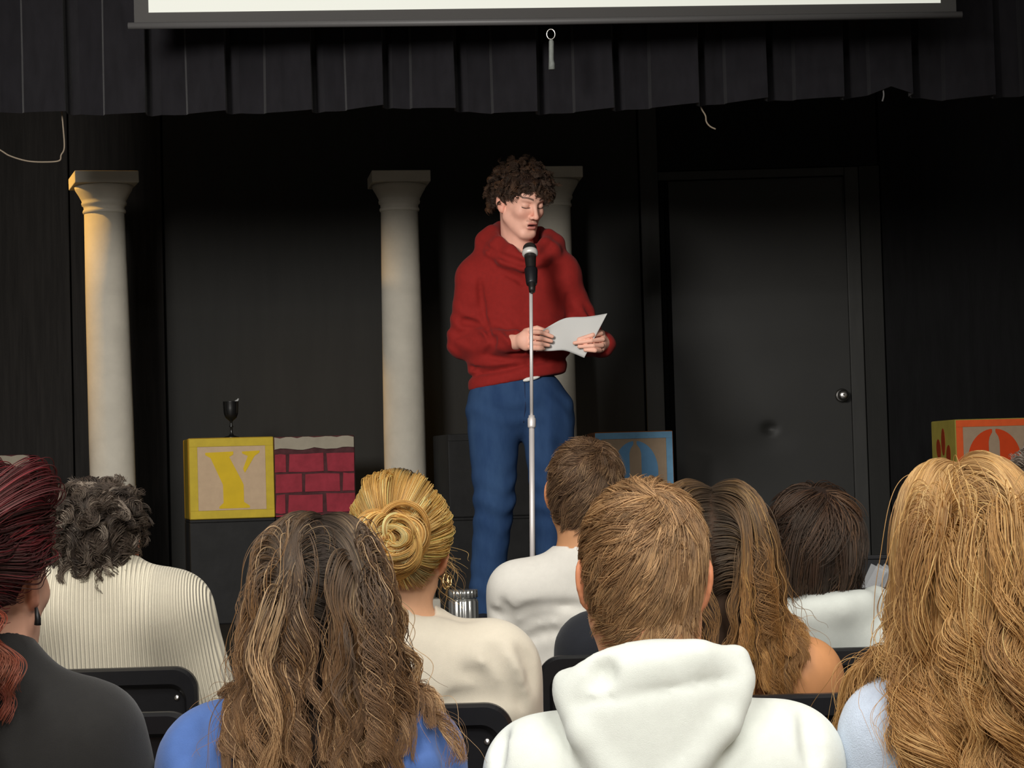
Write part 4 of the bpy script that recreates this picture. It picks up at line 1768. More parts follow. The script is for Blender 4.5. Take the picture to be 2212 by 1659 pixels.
# ------------------------------------------------------------------ the speaker at the microphone
def speaker():
    Yb = 8.4
    h = Head(P(1124, 437, 8.36), yaw=215, nod=19, tilt=2, scale=1.03)
    B = lambda x, y, Y=Yb: P(x, y, Y)
    base = np.array([B(1122, 1340)[0], Yb, FLOOR_Z])
    root = empty('person', base)
    tag(root, 'young person in a dark red hoodie and jeans reading from a paper at the microphone', 'person')
    zz = lambda p, z: np.array([p[0], p[1], z])
    MO = .0035
    nbase, skull = B(1118, 556, 8.44), h.w((0, -.03, -.045))
    body = head_ops(h, True, MO)
    body += [('u', Cone(nbase, skull, .062, .055), .025), ('u', Cone(nbase + np.array([.012, -.03, .0]), h.w((0, .015, -.075)), .05, .042), .03)]
    fl = ((0, 1, 0), .66)
    body += [('u', Cone(B(1125, 650), B(1118, 760), .125, .125, fl), 0), ('u', Cone(B(1118, 760), B(1120, 850), .125, .130, fl), .06),
             ('u', Cone(B(1046, 620), B(1206, 614), .036, .036), .06), ('u', Cone(nbase, B(1056, 612), .036, .030), .05), ('u', Cone(nbase, B(1200, 606), .036, .030), .05)]
    shR, elR, wrR = B(1032, 622), B(1002, 738, 8.43), B(1116, 738, 8.235)
    shL, elL, wrL = B(1216, 620), B(1276, 738, 8.44), B(1302, 742, 8.235)
    for a, b_, c in ((shR, elR, wrR), (shL, elL, wrL)):
        body += [('u', Cone(a, b_, .038, .034), .03), ('u', Cone(b_, c, .034, .028), .02)]
    legs = []
    for hip, knee, ank in (((1066, 890), (1068, 1085), (1044, 1325)), ((1182, 890), (1194, 1090), (1200, 1330))):
        a, b_, c = B(*hip), B(knee[0], knee[1], 8.37), zz(B(*ank, 8.42), FLOOR_Z + .09)
        legs.append((a, b_, c))
        body += [('u', Cone(a, b_, .078, .052), .015), ('u', Cone(b_, c, .052, .038), .01), ('u', Cone(c - np.array([0, 0, .04]), c + np.array([0, -.13, -.055]), .036, .028), .02)]
    # hands
    def finger(pts, r=(.0098, .0088, .0072), k=.0022):
        q = [P(*p) for p in pts]
        return [('u', Cone(q[i], q[i + 1], r[i], r[i + 1]), k if i == 0 else .001) for i in range(len(q) - 1)]
    hand = [('u', Cone(P(1106, 738, 8.255), P(1128, 736, 8.21), .026, .029), .02), ('u', Ell(P(1136, 735, 8.192), (.028, .024, .040)), .016)]
    for yk, yp, yt, xt in ((717, 718, 727, 1193), (729, 731, 737, 1191), (741, 743, 746, 1185), (752, 753, 754, 1174)):
        hand += finger([(1147, yk, 8.172), (1170, yp, 8.135), (xt, yt, 8.147)])
    hand += finger([(1136, 716, 8.20), (1160, 709, 8.185), (1182, 716, 8.170)], (.0125, .0105, .0085), .006)
    hand += [('u', Cone(P(1304, 742, 8.27), P(1302, 740, 8.21), .026, .028), .02), ('u', Ell(P(1299, 738, 8.185), (.020, .027, .040)), .016)]
    for yk, yp, yt, xk, xt in ((720, 724, 733, 1298, 1250), (733, 736, 741, 1302, 1241), (746, 747, 749, 1300, 1251), (757, 757, 756, 1295, 1264)):
        hand += finger([(xk, yk, 8.158), ((xk + xt) / 2 + 6, yp, 8.126), (xt, yt, 8.136)])
    hand += finger([(1300, 720, 8.20), (1284, 716, 8.190), (1262, 722, 8.182)], (.0125, .0105, .0085), .006)
    body += hand
    hl, hh = P(1112, 766, 8.10), P(1310, 702, 8.26)
    V, F = solid(body, .02, 1, fine=.0024, fine_boxes=[(h.c - .135, h.c + .135), (np.minimum(hl, hh), np.maximum(hl, hh))])
    C = skin_tint(V, h, (240, 184, 162), (1.0, .82, .78), True, MO)
    mesh_np('body', V, F, M['skin'], root, base, colors=C)

    # hoodie
    def arm_folds(x, y, z):
        return .0045 * np.sin(95 * z + 40 * x + 2 * np.sin(30 * x)) * np.exp(-((z - elR[2] - .03) / .10) ** 2)
    fd = folds(5, .005, 17)
    hd = [('u', Cone(B(1130, 632), B(1120, 745), .168, .178, fl), 0),
          ('u', Cone(B(1120, 745), B(1112, 835), .182, .186, fl), .05),
          ('u', Cone(B(1034, 604), B(1220, 598), .056, .056), .08),
          ('u', Cone(B(1090, 556, 8.42), B(1030, 584), .045, .042), .06), ('u', Cone(B(1160, 556, 8.42), B(1222, 578), .045, .042), .06),
          ('u', Cone(B(1021, 614), elR, .064, .062), .04), ('u', Cone(elR, B(1112, 737, 8.235), .062, .044), .02),
          ('u', Cone(B(1226, 612), elL, .061, .058), .04), ('u', Cone(elL, B(1303, 743, 8.24), .056, .044), .02)]
    # hood lying on the shoulders, open in a V at the throat
    hood_l = [B(1120, 500, 8.53), B(1082, 494, 8.50), B(1062, 501, 8.43), B(1077, 522, 8.35), B(1102, 541, 8.30), B(1129, 560, 8.272)]
    hood_r = [B(1120, 500, 8.53), B(1168, 498, 8.50), B(1186, 507, 8.42), B(1178, 526, 8.35), B(1156, 543, 8.30), B(1131, 560, 8.272)]
    for hp in (hood_l, hood_r):
        hd += chain(hp, [.024, .024, .021, .018, .015, .011], .018)
        hd += chain([q + np.array([math.copysign(.028, q[0] - hp[0][0] + 1e-6) if i not in (0, 5) else 0, 0, -.032]) for i, q in enumerate(hp)], [.03, .03, .028, .024, .02, .012], .025)
    hd += [('u', Ell(B(1120, 560, 8.53), (.12, .055, .10)), .03), ('u', Cone(B(1066, 516, 8.45), B(1016, 592, 8.41), .026, .040), .04), ('u', Cone(B(1182, 520, 8.45), B(1226, 588, 8.41), .026, .040), .04)]
    hd += [('a', Fun(arm_folds), 0), ('a', Fun(fd), 0)]
    # pouch pocket seam and creases under the arm
    hd += [('s', Cone(B(1117, 445, 8.40), B(1121, 532, 8.38), .095, .052), .010)]
    plain = list(hd)

    def crease(pts, r=.0045, k=.022, sink=.0015):
        q = []
        for px, py in pts:
            g = P(px, py, 8.25)
            ys = np.linspace(8.05, 8.55, 400)
            dd = ops_eval(plain, g[0] * ys / 8.25, ys, (g[2] - CAM_Z) * ys / 8.25 + CAM_Z)
            i = int(np.argmax(dd < 0)) if (dd < 0).any() else 200
            q.append(P(px, py, ys[i] + sink))
        q = smooth_line(q, 4)
        n = len(q)
        out = []
        for i in range(n - 1):
            t0, t1 = math.sin(math.pi * (i + .3) / n), math.sin(math.pi * (i + 1.3) / n)
            out.append(('s', Cone(q[i], q[i + 1], r * max(t0, .25), r * max(t1, .25)), k))
        return out
    for c_ in ([(1036, 606), (1041, 655), (1050, 702), (1066, 738)], [(1224, 640), (1230, 685), (1222, 716)], [(972, 706), (1004, 694), (1038, 704)], [(976, 730), (1012, 716), (1044, 732)],
               [(1048, 768), (1062, 748), (1068, 730)], [(1052, 770), (1120, 778), (1206, 768)], [(1010, 792), (1060, 800), (1120, 792)], [(1262, 660), (1282, 690), (1290, 715)],
               [(1245, 690), (1268, 706), (1280, 730)], [(1034, 522), (1070, 546), (1110, 564), (1132, 570)], [(1190, 528), (1172, 552), (1140, 570)], [(1090, 590), (1120, 602), (1128, 612)], [(1090, 715), (1110, 735), (1112, 760)]):
        hd += crease(c_)
    p1, p2 = B(1003, 847), B(1222, 806)
    d = p2 - p1
    nrm_ = np.array([d[2], 0, -d[0]]) / np.linalg.norm(d)

    def hem_band(x, y, z):
        q = (x - p1[0]) * nrm_[0] + (z - p1[2]) * nrm_[2] + .055      # >0 inside the ribbed band
        return .010 * np.exp(-(q / .010) ** 2) + np.where(q > 0, .004, 0) * (np.abs(x - p1[0] - .2) < .25)
    hd += [('a', Fun(hem_band, (p1[0] - .02, 8.1, p1[2] - .1), (p2[0] + .04, 8.7, p2[2] + .1)), 0)]
    # the band ends only under the trunk: cut with a slanted plane
    hd += [('i', Fun(lambda x, y, z: np.where((y > 8.2) | (z < p1[2] + .02), (x - p1[0]) * nrm_[0] + (z - p1[2]) * nrm_[2], -1.0)), .008)]
    for wr, dr in ((B(1116, 737, 8.225), B(1116, 737, 8.225) - elR), (B(1304, 742, 8.215), B(1304, 742, 8.215) - elL)):
        dr = dr / np.linalg.norm(dr)
        cc = wr + dr * .06
        hd += [('s', Cone(wr + dr * .086, wr + dr * .18, .066, .07), .006)]
    V, F = solid(hd, .0065, 2)
    mesh_np('hoodie', V, F, M['redhoodie'], root, base)

    # jeans
    jn = [('u', Ell(B(1117, 868), (.190, .128, .15)), 0)]
    for a, b_, c in legs:
        jn += [('u', Cone(a, b_, .106, .078), .018), ('u', Cone(b_, c + np.array([0, 0, -.03]), .077, .060), .012)]

    def leg_folds(x, y, z):
        e = np.exp(-((z - legs[0][1][2]) / .12) ** 2) + .8 * np.exp(-((z - FLOOR_Z - .15) / .12) ** 2) + .7 * np.exp(-((z - legs[0][0][2]) / .07) ** 2)
        return .005 * np.sin(75 * z + 26 * x + 2.5 * np.sin(18 * x + 20 * y)) * e
    jn += [('a', Fun(leg_folds), 0), ('i', Half(B(1117, 800), (0.02, 0, 1)), .004), ('i', Half((0, 0, FLOOR_Z + .035), (0, 0, -1)), .004)]
    V, F = solid(jn, .009, 2)
    jo = mesh_np('jeans', V, F, M['jeans'], root, base)
    # fly seam and waist button on the jeans
    def front_y(x, z):
        ys = np.linspace(8.05, 8.45, 300)
        dd = ops_eval(jn, np.full(300, x), ys, np.full(300, z))
        i = np.argmax(dd < 0)
        return ys[i]
    pts = []
    for px, py in ((1133, 826), (1134, 850), (1135, 875), (1133, 895), (1131, 912)):
        q = P(px, py, 8.27)
        pts.append((q[0], front_y(q[0], q[2]) - .0005, q[2]))
    v, f = tube(smooth_line(pts, 4), .0022, 6)
    mesh_np('fly_seam', v, f, M['seam'], jo, base)
    pts = []
    for t in np.linspace(0, 1, 9):
        q = P(1130 + 36 * t, 822 - 9 * t, 8.27)
        pts.append((q[0], front_y(q[0], q[2] - .012) - .004, q[2]))
    v, f = tube(pts, [.003, .0065, .008, .008, .008, .0075, .007, .005, .003], 8)
    mesh_np('undershirt_hem', v, f, M['whitetee'], root, base)
    for a, b_, c in legs:
        so = [('u', Cone(zz(c, FLOOR_Z + .045) + np.array([0, .03, 0]), zz(c, FLOOR_Z + .04) + np.array([0, -.19, 0]), .048, .042), 0), ('i', Half((0, 0, FLOOR_Z + .001), (0, 0, -1)), 0)]
        V, F = solid(so, .012, 1)
        mesh_np('shoe', V, F, M['shoes'], root, base)

    # dark curls
    rng = np.random.default_rng(11)
    ho = head_ops(h, ears=False) + [('u', Cone(nbase, skull, .062, .055), .025)]
    hs = shell(h, root, base, (34, 22, 16), grow=.014, nape=-.02, ops=ho, rise=.016)
    Q, ci = curly_hair(h, 6000, .054, rng, radius=.0065, pitch=.024, steps=18, nape=-.02, clump_n=260, droop=.35, out=.62, sweep=.30, whorl=(0, -.75, .6), fringe=.15, ops=ho, side_short=.45, bare_brow=.75)
    C = tint_strands(len(Q), Q.shape[1], ci, [(56, 38, 28), (70, 48, 34), (44, 30, 24), (92, 62, 40)], [4, 3, 3, 1], rng)
    hair_object('hair_curls', hs, base, Q, C, .00075, M['hairmatte'])
    return h


M['redhoodie'] = mat_cloth('dark_red_fleece', (136, 32, 28), noise=.08, sheen=.04)
M['jeans'] = mat_denim('blue_denim', (42, 66, 102))
M['seam'] = mat_plain('denim_seam', (28, 44, 76), rough=.9)
M['whitetee'] = mat_cloth('white_cotton', (232, 229, 222), noise=.03)
speaker()

# the sheet of paper in the hands
pp = empty('paper_sheet', P(1225, 725, 8.15))
tag(pp, 'white sheet of paper held in both hands of the speaker', 'paper')
nu, nv = 25, 17
top = smooth_line([P(1168, 716, 8.156), P(1190, 702, 8.158), P(1223, 687, 8.160), P(1268, 684, 8.145), P(1312, 677, 8.105)], 8)
bot = smooth_line([P(1158, 759, 8.160), P(1190, 758, 8.165), P(1218, 757, 8.168), P(1240, 764, 8.160), P(1262, 773, 8.145)], 8)
top, bot = np.array(top), np.array(bot)
ti = np.linspace(0, len(top) - 1, nu)
sam = lambda a: np.stack([np.interp(ti, np.arange(len(a)), a[:, i]) for i in range(3)], 1)
top, bot = sam(top), sam(bot)
vs = []
for j in range(nv):
    t = j / (nv - 1)
    for i in range(nu):
        p = top[i] * (1 - t) + bot[i] * t
        s = i / (nu - 1)
        p = p + np.array([0, .010 * math.sin(math.pi * t) * math.sin(s * 5 + 1) + .006 * math.sin(s * 9) * (1 - t), .004 * math.sin(s * 6.3) * math.sin(math.pi * t)])
        vs.append(p)
fs = [(j * nu + i, j * nu + i + 1, (j + 1) * nu + i + 1, (j + 1) * nu + i) for j in range(nv - 1) for i in range(nu - 1)]
M['paper'] = mat_plain('white_paper', (198, 198, 195), rough=.8, spec=.2)
po = mesh_np('sheet', vs, fs, M['paper'], pp, np.array(pp.location))
md = po.modifiers.new('thickness', 'SOLIDIFY')
md.thickness = .0006

# ------------------------------------------------------------------ the audience
YA, YB, YC = 2.8, 3.7, 4.55
M['whitehoodie'] = mat_cloth('white_fleece', (226, 230, 222), noise=.03, sheen=.2)
M['bluetee'] = mat_cloth('blue_cotton', (78, 108, 168), noise=.04)
M['paleblue'] = mat_cloth('pale_blue_knit', (196, 208, 226), noise=.06, weave=500, bump=.5, sheen=.3)
M['blacktee'] = mat_cloth('black_cotton', (36, 35, 34), noise=.08)
M['navytee'] = mat_cloth('charcoal_cotton', (40, 42, 48), noise=.05)
M['cream'] = mat_cloth('cream_sweatshirt', (226, 216, 196), noise=.03, sheen=.2)
M['creamrib'] = mat_cloth('cream_rib_knit', (246, 236, 210), noise=.03, rib=.0088, rib_depth=.7, sheen=.2)
M['offwhite'] = mat_cloth('off_white_cotton', (238, 234, 224), noise=.03)
M['darktop'] = mat_cloth('dark_strap_top', (36, 34, 36), noise=.05)


# --- front of the picture: man in a white hoodie
def white_hoodie():
    rng = np.random.default_rng(21)
    h = Head(P(1391, 1246, YA), yaw=-2, nod=4, tilt=1, scale=.955)
    shl, shr = P(1172, 1684, YA - .02), P(1696, 1652, YA - .02)
    A = lambda x, y, dy=0.0: P(x, y, YA + dy)
    rim = [A(1335, 1461, .09), A(1272, 1462, .02), A(1226, 1476, -.075), A(1312, 1452, -.105), A(1410, 1438, -.112), A(1510, 1422, -.105), A(1588, 1426, -.075), A(1556, 1424, .02), A(1488, 1428, .09)]
    ex = chain(rim, [.018, .019, .017, .018, .019, .018, .017, .019, .018], .012)
    ex += [('u', Ell(A(1413, 1504, -.098), (.118, .030, .070)), .014), ('u', Ell(A(1395, 1606, -.108), (.080, .028, .085)), .03)]
    ex += chain([A(1226, 1506, -.085), A(1262, 1586, -.108), A(1350, 1706, -.120)], [.018, .019, .02], .014)
    ex += chain([A(1604, 1466, -.085), A(1566, 1566, -.108), A(1440, 1706, -.120)], [.018, .019, .02], .014)

    def seam(x, y, z):     # stitched band under the rim of the hood
        a, b_ = A(1215, 1502), A(1600, 1440)
        t = (x - a[0]) / (b_[0] - a[0])
        zl = a[2] + (b_[2] - a[2]) * t - .012 * np.sin(np.pi * np.clip(t, 0, 1)) * 0
        m = ((t > 0.02) & (t < .98) & (y < YA - .05))
        return np.where(m, .0055 * np.exp(-((z - zl) / .005) ** 2) * np.clip(np.minimum(t, 1 - t) * 8, 0, 1), 0)
    ex += [('a', Fun(seam), 0)]
    a, b_ = A(1440, 1480), A(1452, 1600)
    ex += [('a', Fun(lambda x, y, z: np.where((y < YA - .08) & (z < a[2]) & (z > b_[2] - .1), .0035 * np.exp(-((x - a[0] - (a[2] - z) * .10) / .0035) ** 2), 0)), 0)]
    root, base, I = listener('man with short light brown hair in a white hooded sweatshirt in the front', h, shl, shr, YA, (226, 164, 124), M['whitehoodie'], neck_r=.058, arm_r=.060, shirt_thick=.012,
                             fold=.0035, fold_seed=4, trap=.03, creases=[[(1092, 1585), (1078, 1620), (1074, 1655)], [(1738, 1540), (1752, 1600), (1758, 1650)], [(1290, 1470), (1300, 1455), (1306, 1440)]], extra_shirt=ex, neck_cut=(.0, .062), shirt_res=.006)
    hs = shell(h, root, base, (122, 92, 62), grow=.002, nape=-.075, ops=I['head'])
    Q, ci = short_hair(h, 10000, .034, (.16, -.60, .80), .16, rng, ops=I['head'], nape=-.082, clump_n=420, clump=.5, noise=.22, side=.55, top_len=.045, nape_len=.030)
    C = tint_strands(len(Q), Q.shape[1], ci, [(168, 132, 92), (140, 106, 72), (188, 152, 108), (120, 92, 62)], [4, 4, 2, 2], rng, clump_var=.5)
    hair_object('hair_strands', hs, base, Q, C, .00048)


# --- woman in a blue shirt with long wavy streaked hair
def blue_shirt():
    rng = np.random.default_rng(22)
    h = Head(P(692, 1322, YA), yaw=6, nod=6, tilt=-2, scale=.97)
    shl, shr = P(455, 1650, YA - .02), P(890, 1632, YA - .02)
    root, base, I = listener('woman in a blue shirt with long wavy brown hair with blond streaks', h, shl, shr, YA, (222, 166, 142), M['bluetee'], neck_r=.047, arm_r=.056, shirt_thick=.009, fold=.003, fold_seed=8, shirt_res=.008,
                             creases=[[(952, 1560), (968, 1600), (975, 1650)], [(425, 1560), (405, 1600), (398, 1650)], [(930, 1580), (900, 1610), (850, 1625)]])
    hs = shell(h, root, base, (44, 35, 29), grow=.0, nape=-.05, ops=I['head'], extra=[('u', Cone(h.w((0, -.045, -.01)), h.w((0, -.075, -.19)), .052, .040, (h.R[:, 1], .5)), .03),
               ('u', Cone(h.w((.03, -.035, 0)), h.w((.062, -.05, -.15)), .040, .028, (h.R[:, 1], .6)), .03), ('u', Cone(h.w((-.03, -.035, 0)), h.w((-.062, -.05, -.15)), .040, .028, (h.R[:, 1], .6)), .03)])
    Q, ci = long_hair(h, 9000, rng, tip_z=-.165, tip_var=.045, squeeze=.165, body=I['body'], part_x=.10, volume=.017, wave=.0080, wavelen=.095, clump_n=110, clump=.80, back=1.0, spread=.13, wave_start=.3, fan=.7, curl=.25)
    C = tint_strands(len(Q), Q.shape[1], ci, [(78, 58, 44), (98, 72, 48), (138, 102, 64), (214, 180, 136), (58, 44, 36)], [4, 4, 2.4, 1.9, 2.4], rng, root=(50, 41, 36), root_len=.55, along=(142, 100, 56), clump_var=.4)
    hair_object('hair_strands', hs, base, Q, C, .00046)


# --- woman with long blond wavy hair, pale blue sweater
def blond_long():
    rng = np.random.default_rng(23)
    h = Head(P(2088, 1214, YA), yaw=-4, nod=2, tilt=2, scale=1.0)
    shl, shr = P(1930, 1590, YA - .02), P(2310, 1570, YA - .02)
    root, base, I = listener('woman with long golden blond wavy hair in a pale blue sweater', h, shl, shr, YA, (226, 172, 148), M['paleblue'], neck_r=.047, arm_r=.056, shirt_thick=.011, fold=.003, fold_seed=9)
    hs = shell(h, root, base, (130, 98, 60), grow=.0, nape=-.05, ops=I['head'], extra=[('u', Cone(h.w((0, -.045, -.01)), h.w((0, -.080, -.20)), .054, .040, (h.R[:, 1], .5)), .03),
               ('u', Cone(h.w((.03, -.035, 0)), h.w((.062, -.05, -.15)), .040, .028, (h.R[:, 1], .6)), .03), ('u', Cone(h.w((-.03, -.035, 0)), h.w((-.062, -.05, -.15)), .040, .028, (h.R[:, 1], .6)), .03)])
    Q, ci = long_hair(h, 10000, rng, tip_z=-.29, tip_var=.03, squeeze=.150, body=I['body'], part_x=-.15, volume=.024, wave=.0150, wavelen=.110, clump_n=80, clump=.80, back=1.0, spread=.02, wave_start=.45, fan=.65, curl=.6)
    C = tint_strands(len(Q), Q.shape[1], ci, [(192, 152, 94), (168, 128, 74), (212, 178, 120), (142, 104, 60)], [4, 4, 2.5, 1.5], rng, root=(186, 152, 106), root_len=.2, along=(164, 116, 60), clump_var=.5)
    hair_object('hair_strands', hs, base, Q, C, .00046)


# --- person with dark red hair gathered at the back, black shirt
def red_hair():
    rng = np.random.default_rng(24)
    h = Head(P(-42, 1248, YA), yaw=-16, nod=2, tilt=0, scale=1.0)
    shl, shr = P(-300, 1600, YA - .02), P(204, 1592, YA - .02)
    root, base, I = listener('person with dark red tied-up hair in a black shirt at the left edge', h, shl, shr, YA, (216, 164, 138), M['blacktee'], sleeve='short', neck_r=.05, arm_r=.055, shirt_thick=.011,
                             fold=.003, fold_seed=10, collar=.004, neck_cut=(.03, .054), elbow_out=.06, trap=.045, sleeve_len=.26)
    hs = shell(h, root, base, (52, 22, 24), grow=.010, nape=-.055, ops=I['head'])
    Q, ci = tied_hair(h, 5200, rng, (.0, -.11, .02), ops=I['head'], lift=.016, bulge=.012, clump_n=120, nape=-.06, wavy=.004)
    C = tint_strands(len(Q), Q.shape[1], ci, [(92, 30, 38), (60, 26, 30), (126, 36, 46), (98, 52, 56)], [4, 3.5, 2, 1.5], rng)
    hair_object('hair_strands', hs, base, Q, C, .00055)
    # the gathered tail: loose red curls down the back
    n, st = 2200, 40
    nc = 34
    ci = rng.integers(0, nc, n)
    s0 = h.w((.012, -.112, .005))
    u = np.linspace(0, 1, st)
    a0 = rng.normal(size=(nc, 3)) * np.array([.022, .014, .015])
    ends = rng.normal(size=(nc, 3)) * np.array([.035, .018, .03])
    Ln = .135 + .02 * rng.normal(size=nc)
    pts = s0 + (a0[ci] + rng.normal(size=(n, 3)) * .004)[:, None, :] + ends[ci][:, None, :] * u[None, :, None]
    pts[:, :, 1] -= (.035 * np.sin(u * 2.2))[None, :]
    pts[:, :, 0] += (.015 * u)[None, :]
    pts[:, :, 2] += .02 * np.sin(u * 3.14)[None, :] - Ln[ci][:, None] * (u ** 1.25)[None, :]
    ph = (rng.random(nc) * 6.28)[ci][:, None] + rng.normal(size=(n, 1)) * .3
    am = .010 * np.clip(u * 2, 0, 1)[None, :]
    pts[:, :, 0] += am * np.sin(ph + u[None, :] * 24)
    pts[:, :, 1] += am * np.cos(ph + u[None, :] * 24)
    C = tint_strands(n, st, ci, [(124, 50, 36), (108, 52, 36), (140, 48, 42), (74, 34, 28)], [4, 4, 2, 2], rng, along=(140, 76, 50))
    hair_object('hair_tail', hs, base, pts, C, .0006)
    # bright scarlet lock over the side
    n = 420
    a = np.array([h.w((.040, -.118, .078))]) + rng.normal(size=(n, 3)) * .006
    c = np.array([h.w((.105, -.140, .050))]) + rng.normal(size=(n, 3)) * .008
    e = np.array([h.w((.050, -.142, -.010))]) + rng.normal(size=(n, 3)) * .012
    t = np.linspace(0, 1, 16)[None, :, None]
    pts = a[:, None] * (1 - t) ** 2 + 2 * c[:, None] * t * (1 - t) + e[:, None] * t ** 2
    C = tint_strands(n, 16, rng.integers(0, 8, n), [(206, 40, 56), (176, 30, 44)], [1, 1], rng)
    hair_object('scarlet_lock', hs, base, pts, C, .0006)
    v, f = tube([h.w((.086, -.014, -.038)), h.w((.088, -.013, -.052)), h.w((.087, -.012, -.060))], [.002, .004, .0045], 8)
    mesh_np('dark_earring', v, f, M['blackmetal'], root, base)


# --- woman with a blond bun, cream sweatshirt
def bun():
    rng = np.random.default_rng(25)
    h = Head(P(858, 1190, YB), yaw=4, nod=5, tilt=3, scale=.955)
    shl, shr = P(672, 1468, YB - .02), P(1070, 1447, YB - .02)
    root, base, I = listener('woman with a blond bun and a gold hoop earring in a cream sweatshirt', h, shl, shr, YB, (230, 176, 138), M['cream'], neck_r=.046, arm_r=.060, shirt_thick=.014, fold=.005, fold_seed=12, neck_cut=(.018, .055), shirt_res=.008,
                             creases=[[(1062, 1395), (1082, 1440), (1112, 1490), (1128, 1525)], [(1128, 1400), (1150, 1440), (1154, 1490)], [(960, 1520), (1030, 1506), (1080, 1518)], [(900, 1320), (960, 1316), (1020, 1336)], [(1000, 1450), (1045, 1470), (1090, 1520)]])
    hs = shell(h, root, base, (150, 110, 52), grow=.008, nape=-.065, ops=I['head'])
    Q, ci = tied_hair(h, 6500, rng, (-.012, -.118, .010), ops=I['head'], lift=.005, bulge=.006, clump_n=130, nape=-.072)
    C = tint_strands(len(Q), Q.shape[1], ci, [(224, 186, 116), (208, 166, 92), (240, 212, 152), (188, 146, 86)], [4, 4, 2, 1.5], rng, clump_var=.6)
    # dark regrowth near the crown
    d = h.local(Q[:, 0])
    lq = h.local(Q.reshape(-1, 3)).reshape(Q.shape)
    dark = np.exp(-((lq[..., 0] - .014) / .026) ** 2 - ((lq[..., 1] + .030) / .036) ** 2) * (lq[..., 2] > .08)
    m = (dark * (rng.random((len(Q), 1)) < .8) * 1.2).clip(0, .92)[..., None]
    C = C * (1 - m) + np.array(S((70, 58, 50))[:3]) * m
    low = ((d[:, 2] < -.03) & (np.abs(d[:, 0]) > .03)).astype(float)[:, None, None] * .6
    C = C * (1 - low) + np.array(S((138, 104, 66))[:3]) * low
    hair_object('hair_strands', hs, base, Q, C, .0005)
    # the bun: locks wound round a centre
    cb = np.array([-.012, -.124, .012])
    n, st, nc = 3200, 44, 60
    ci = rng.integers(0, nc, n)
    ph0 = (rng.random(nc) * 6.28)[ci] + rng.normal(size=n) * .1
    rr = (.004 + .042 * rng.random(nc) ** .8)[ci] + rng.normal(size=n) * .0022
    hh = (rng.normal(size=nc) * .010)[ci] + rng.normal(size=n) * .002
    tw = (1.1 + .8 * rng.random(nc))[ci]
    ti = (rng.normal(size=(nc, 2)) * .35)[ci]
    u = np.linspace(0, 1, st)[None, :]
    a = ph0[:, None] + 6.28 * tw[:, None] * u
    r = rr[:, None] * (1 + .12 * np.sin(a * 2 + ph0[:, None]))
    off = (rng.normal(size=(nc, 2)) * .007)[ci]
    x, z = r * np.cos(a) * 1.12 + off[:, :1], r * np.sin(a) * 1.05 + off[:, 1:]
    y = -(np.sqrt(np.maximum(.046 ** 2 - (r * .9) ** 2, 0)) * .8) + hh[:, None] + x * ti[:, :1] + z * ti[:, 1:] * .6
    pts = h.w((np.stack([x, y, z], 2) + cb).reshape(-1, 3)).reshape(n, st, 3)
    C = tint_strands(n, st, ci, [(218, 178, 106), (200, 156, 84), (240, 210, 150), (174, 130, 74)], [4, 4, 2, 2], rng)
    bo = shell(h, root, base, (138, 98, 44), cut=False, name='bun', extra=[('u', Ell(h.w(cb), (.046, .032, .043), h.R), .0), ])
    hair_object('bun_strands', bo, base, pts, C, .00055)
    # loose hairs by the ear
    n = 45
    s = h.w(np.array([.07, .01, .0]) + rng.normal(size=(n, 3)) * np.array([.006, .02, .02]))
    u = np.linspace(0, 1, 14)[None, :, None]
    sw = rng.normal(size=(n, 1, 3)) * np.array([.010, .02, .02]) + np.array([.028, .02, -.05])
    pts = s[:, None] + sw * u + np.array([.012, 0, 0]) * np.sin(u * 5 + rng.random((n, 1, 1)) * 6)
    C = tint_strands(n, 14, rng.integers(0, 9, n), [(214, 178, 116), (160, 124, 76)], [1, 1], rng)
    hair_object('loose_hairs', hs, base, pts, C, .00032)
    ec = h.w((.0865, -.016, -.052))
    for k, (rr, off) in enumerate(((.0125, 0), (.009, .006))):
        ring = [ec + np.array([off + .35 * rr * math.sin(q), .6 * rr * math.sin(q + .5), rr * math.cos(q)]) for q in np.linspace(0, 6.283, 20, endpoint=False)]
        v, f = tube(ring, .0017, 8, closed=True)
        mesh_np('hoop_earring', v, f, M['earring'], root, base)


# --- woman with long brown to blond hair and a bare shoulder
def bare_shoulder():
    rng = np.random.default_rng(26)
    h = Head(P(1536, 1216, YB), yaw=-4, nod=3, tilt=2, scale=.98)
    shl, shr = P(1362, 1470, YB - .02), P(1752, 1456, YB - .02)
    root, base, I = listener('woman with long brown hair fading to blond and a bare shoulder behind the white hoodie', h, shl, shr, YB, (216, 152, 102), M['darktop'], bare=True, sleeve='none', neck_r=.046, arm_r=.048, shirt_thick=.003)
    hs = shell(h, root, base, (62, 46, 34), grow=.0, nape=-.05, ops=I['head'], extra=[('u', Cone(h.w((0, -.045, -.01)), h.w((0, -.075, -.19)), .054, .040, (h.R[:, 1], .5)), .03),
               ('u', Cone(h.w((.03, -.035, 0)), h.w((.062, -.05, -.15)), .040, .028, (h.R[:, 1], .6)), .03), ('u', Cone(h.w((-.03, -.035, 0)), h.w((-.062, -.05, -.15)), .040, .028, (h.R[:, 1], .6)), .03)])
    Q, ci = long_hair(h, 7500, rng, tip_z=-.195, tip_var=.025, squeeze=.19, body=I['body'], part_x=.0, volume=.038, wave=.006, wavelen=.065, clump_n=110, clump=.74, back=.7, spread=.10, wave_start=.4, fan=.8, curl=.3)
    C = tint_strands(len(Q), Q.shape[1], ci, [(108, 80, 50), (150, 108, 60), (190, 150, 92), (80, 60, 42)], [4, 3, 2, 2], rng, root=(70, 58, 48), root_len=.45, along=(186, 132, 66))
    hair_object('hair_strands', hs, base, Q, C, .0005)


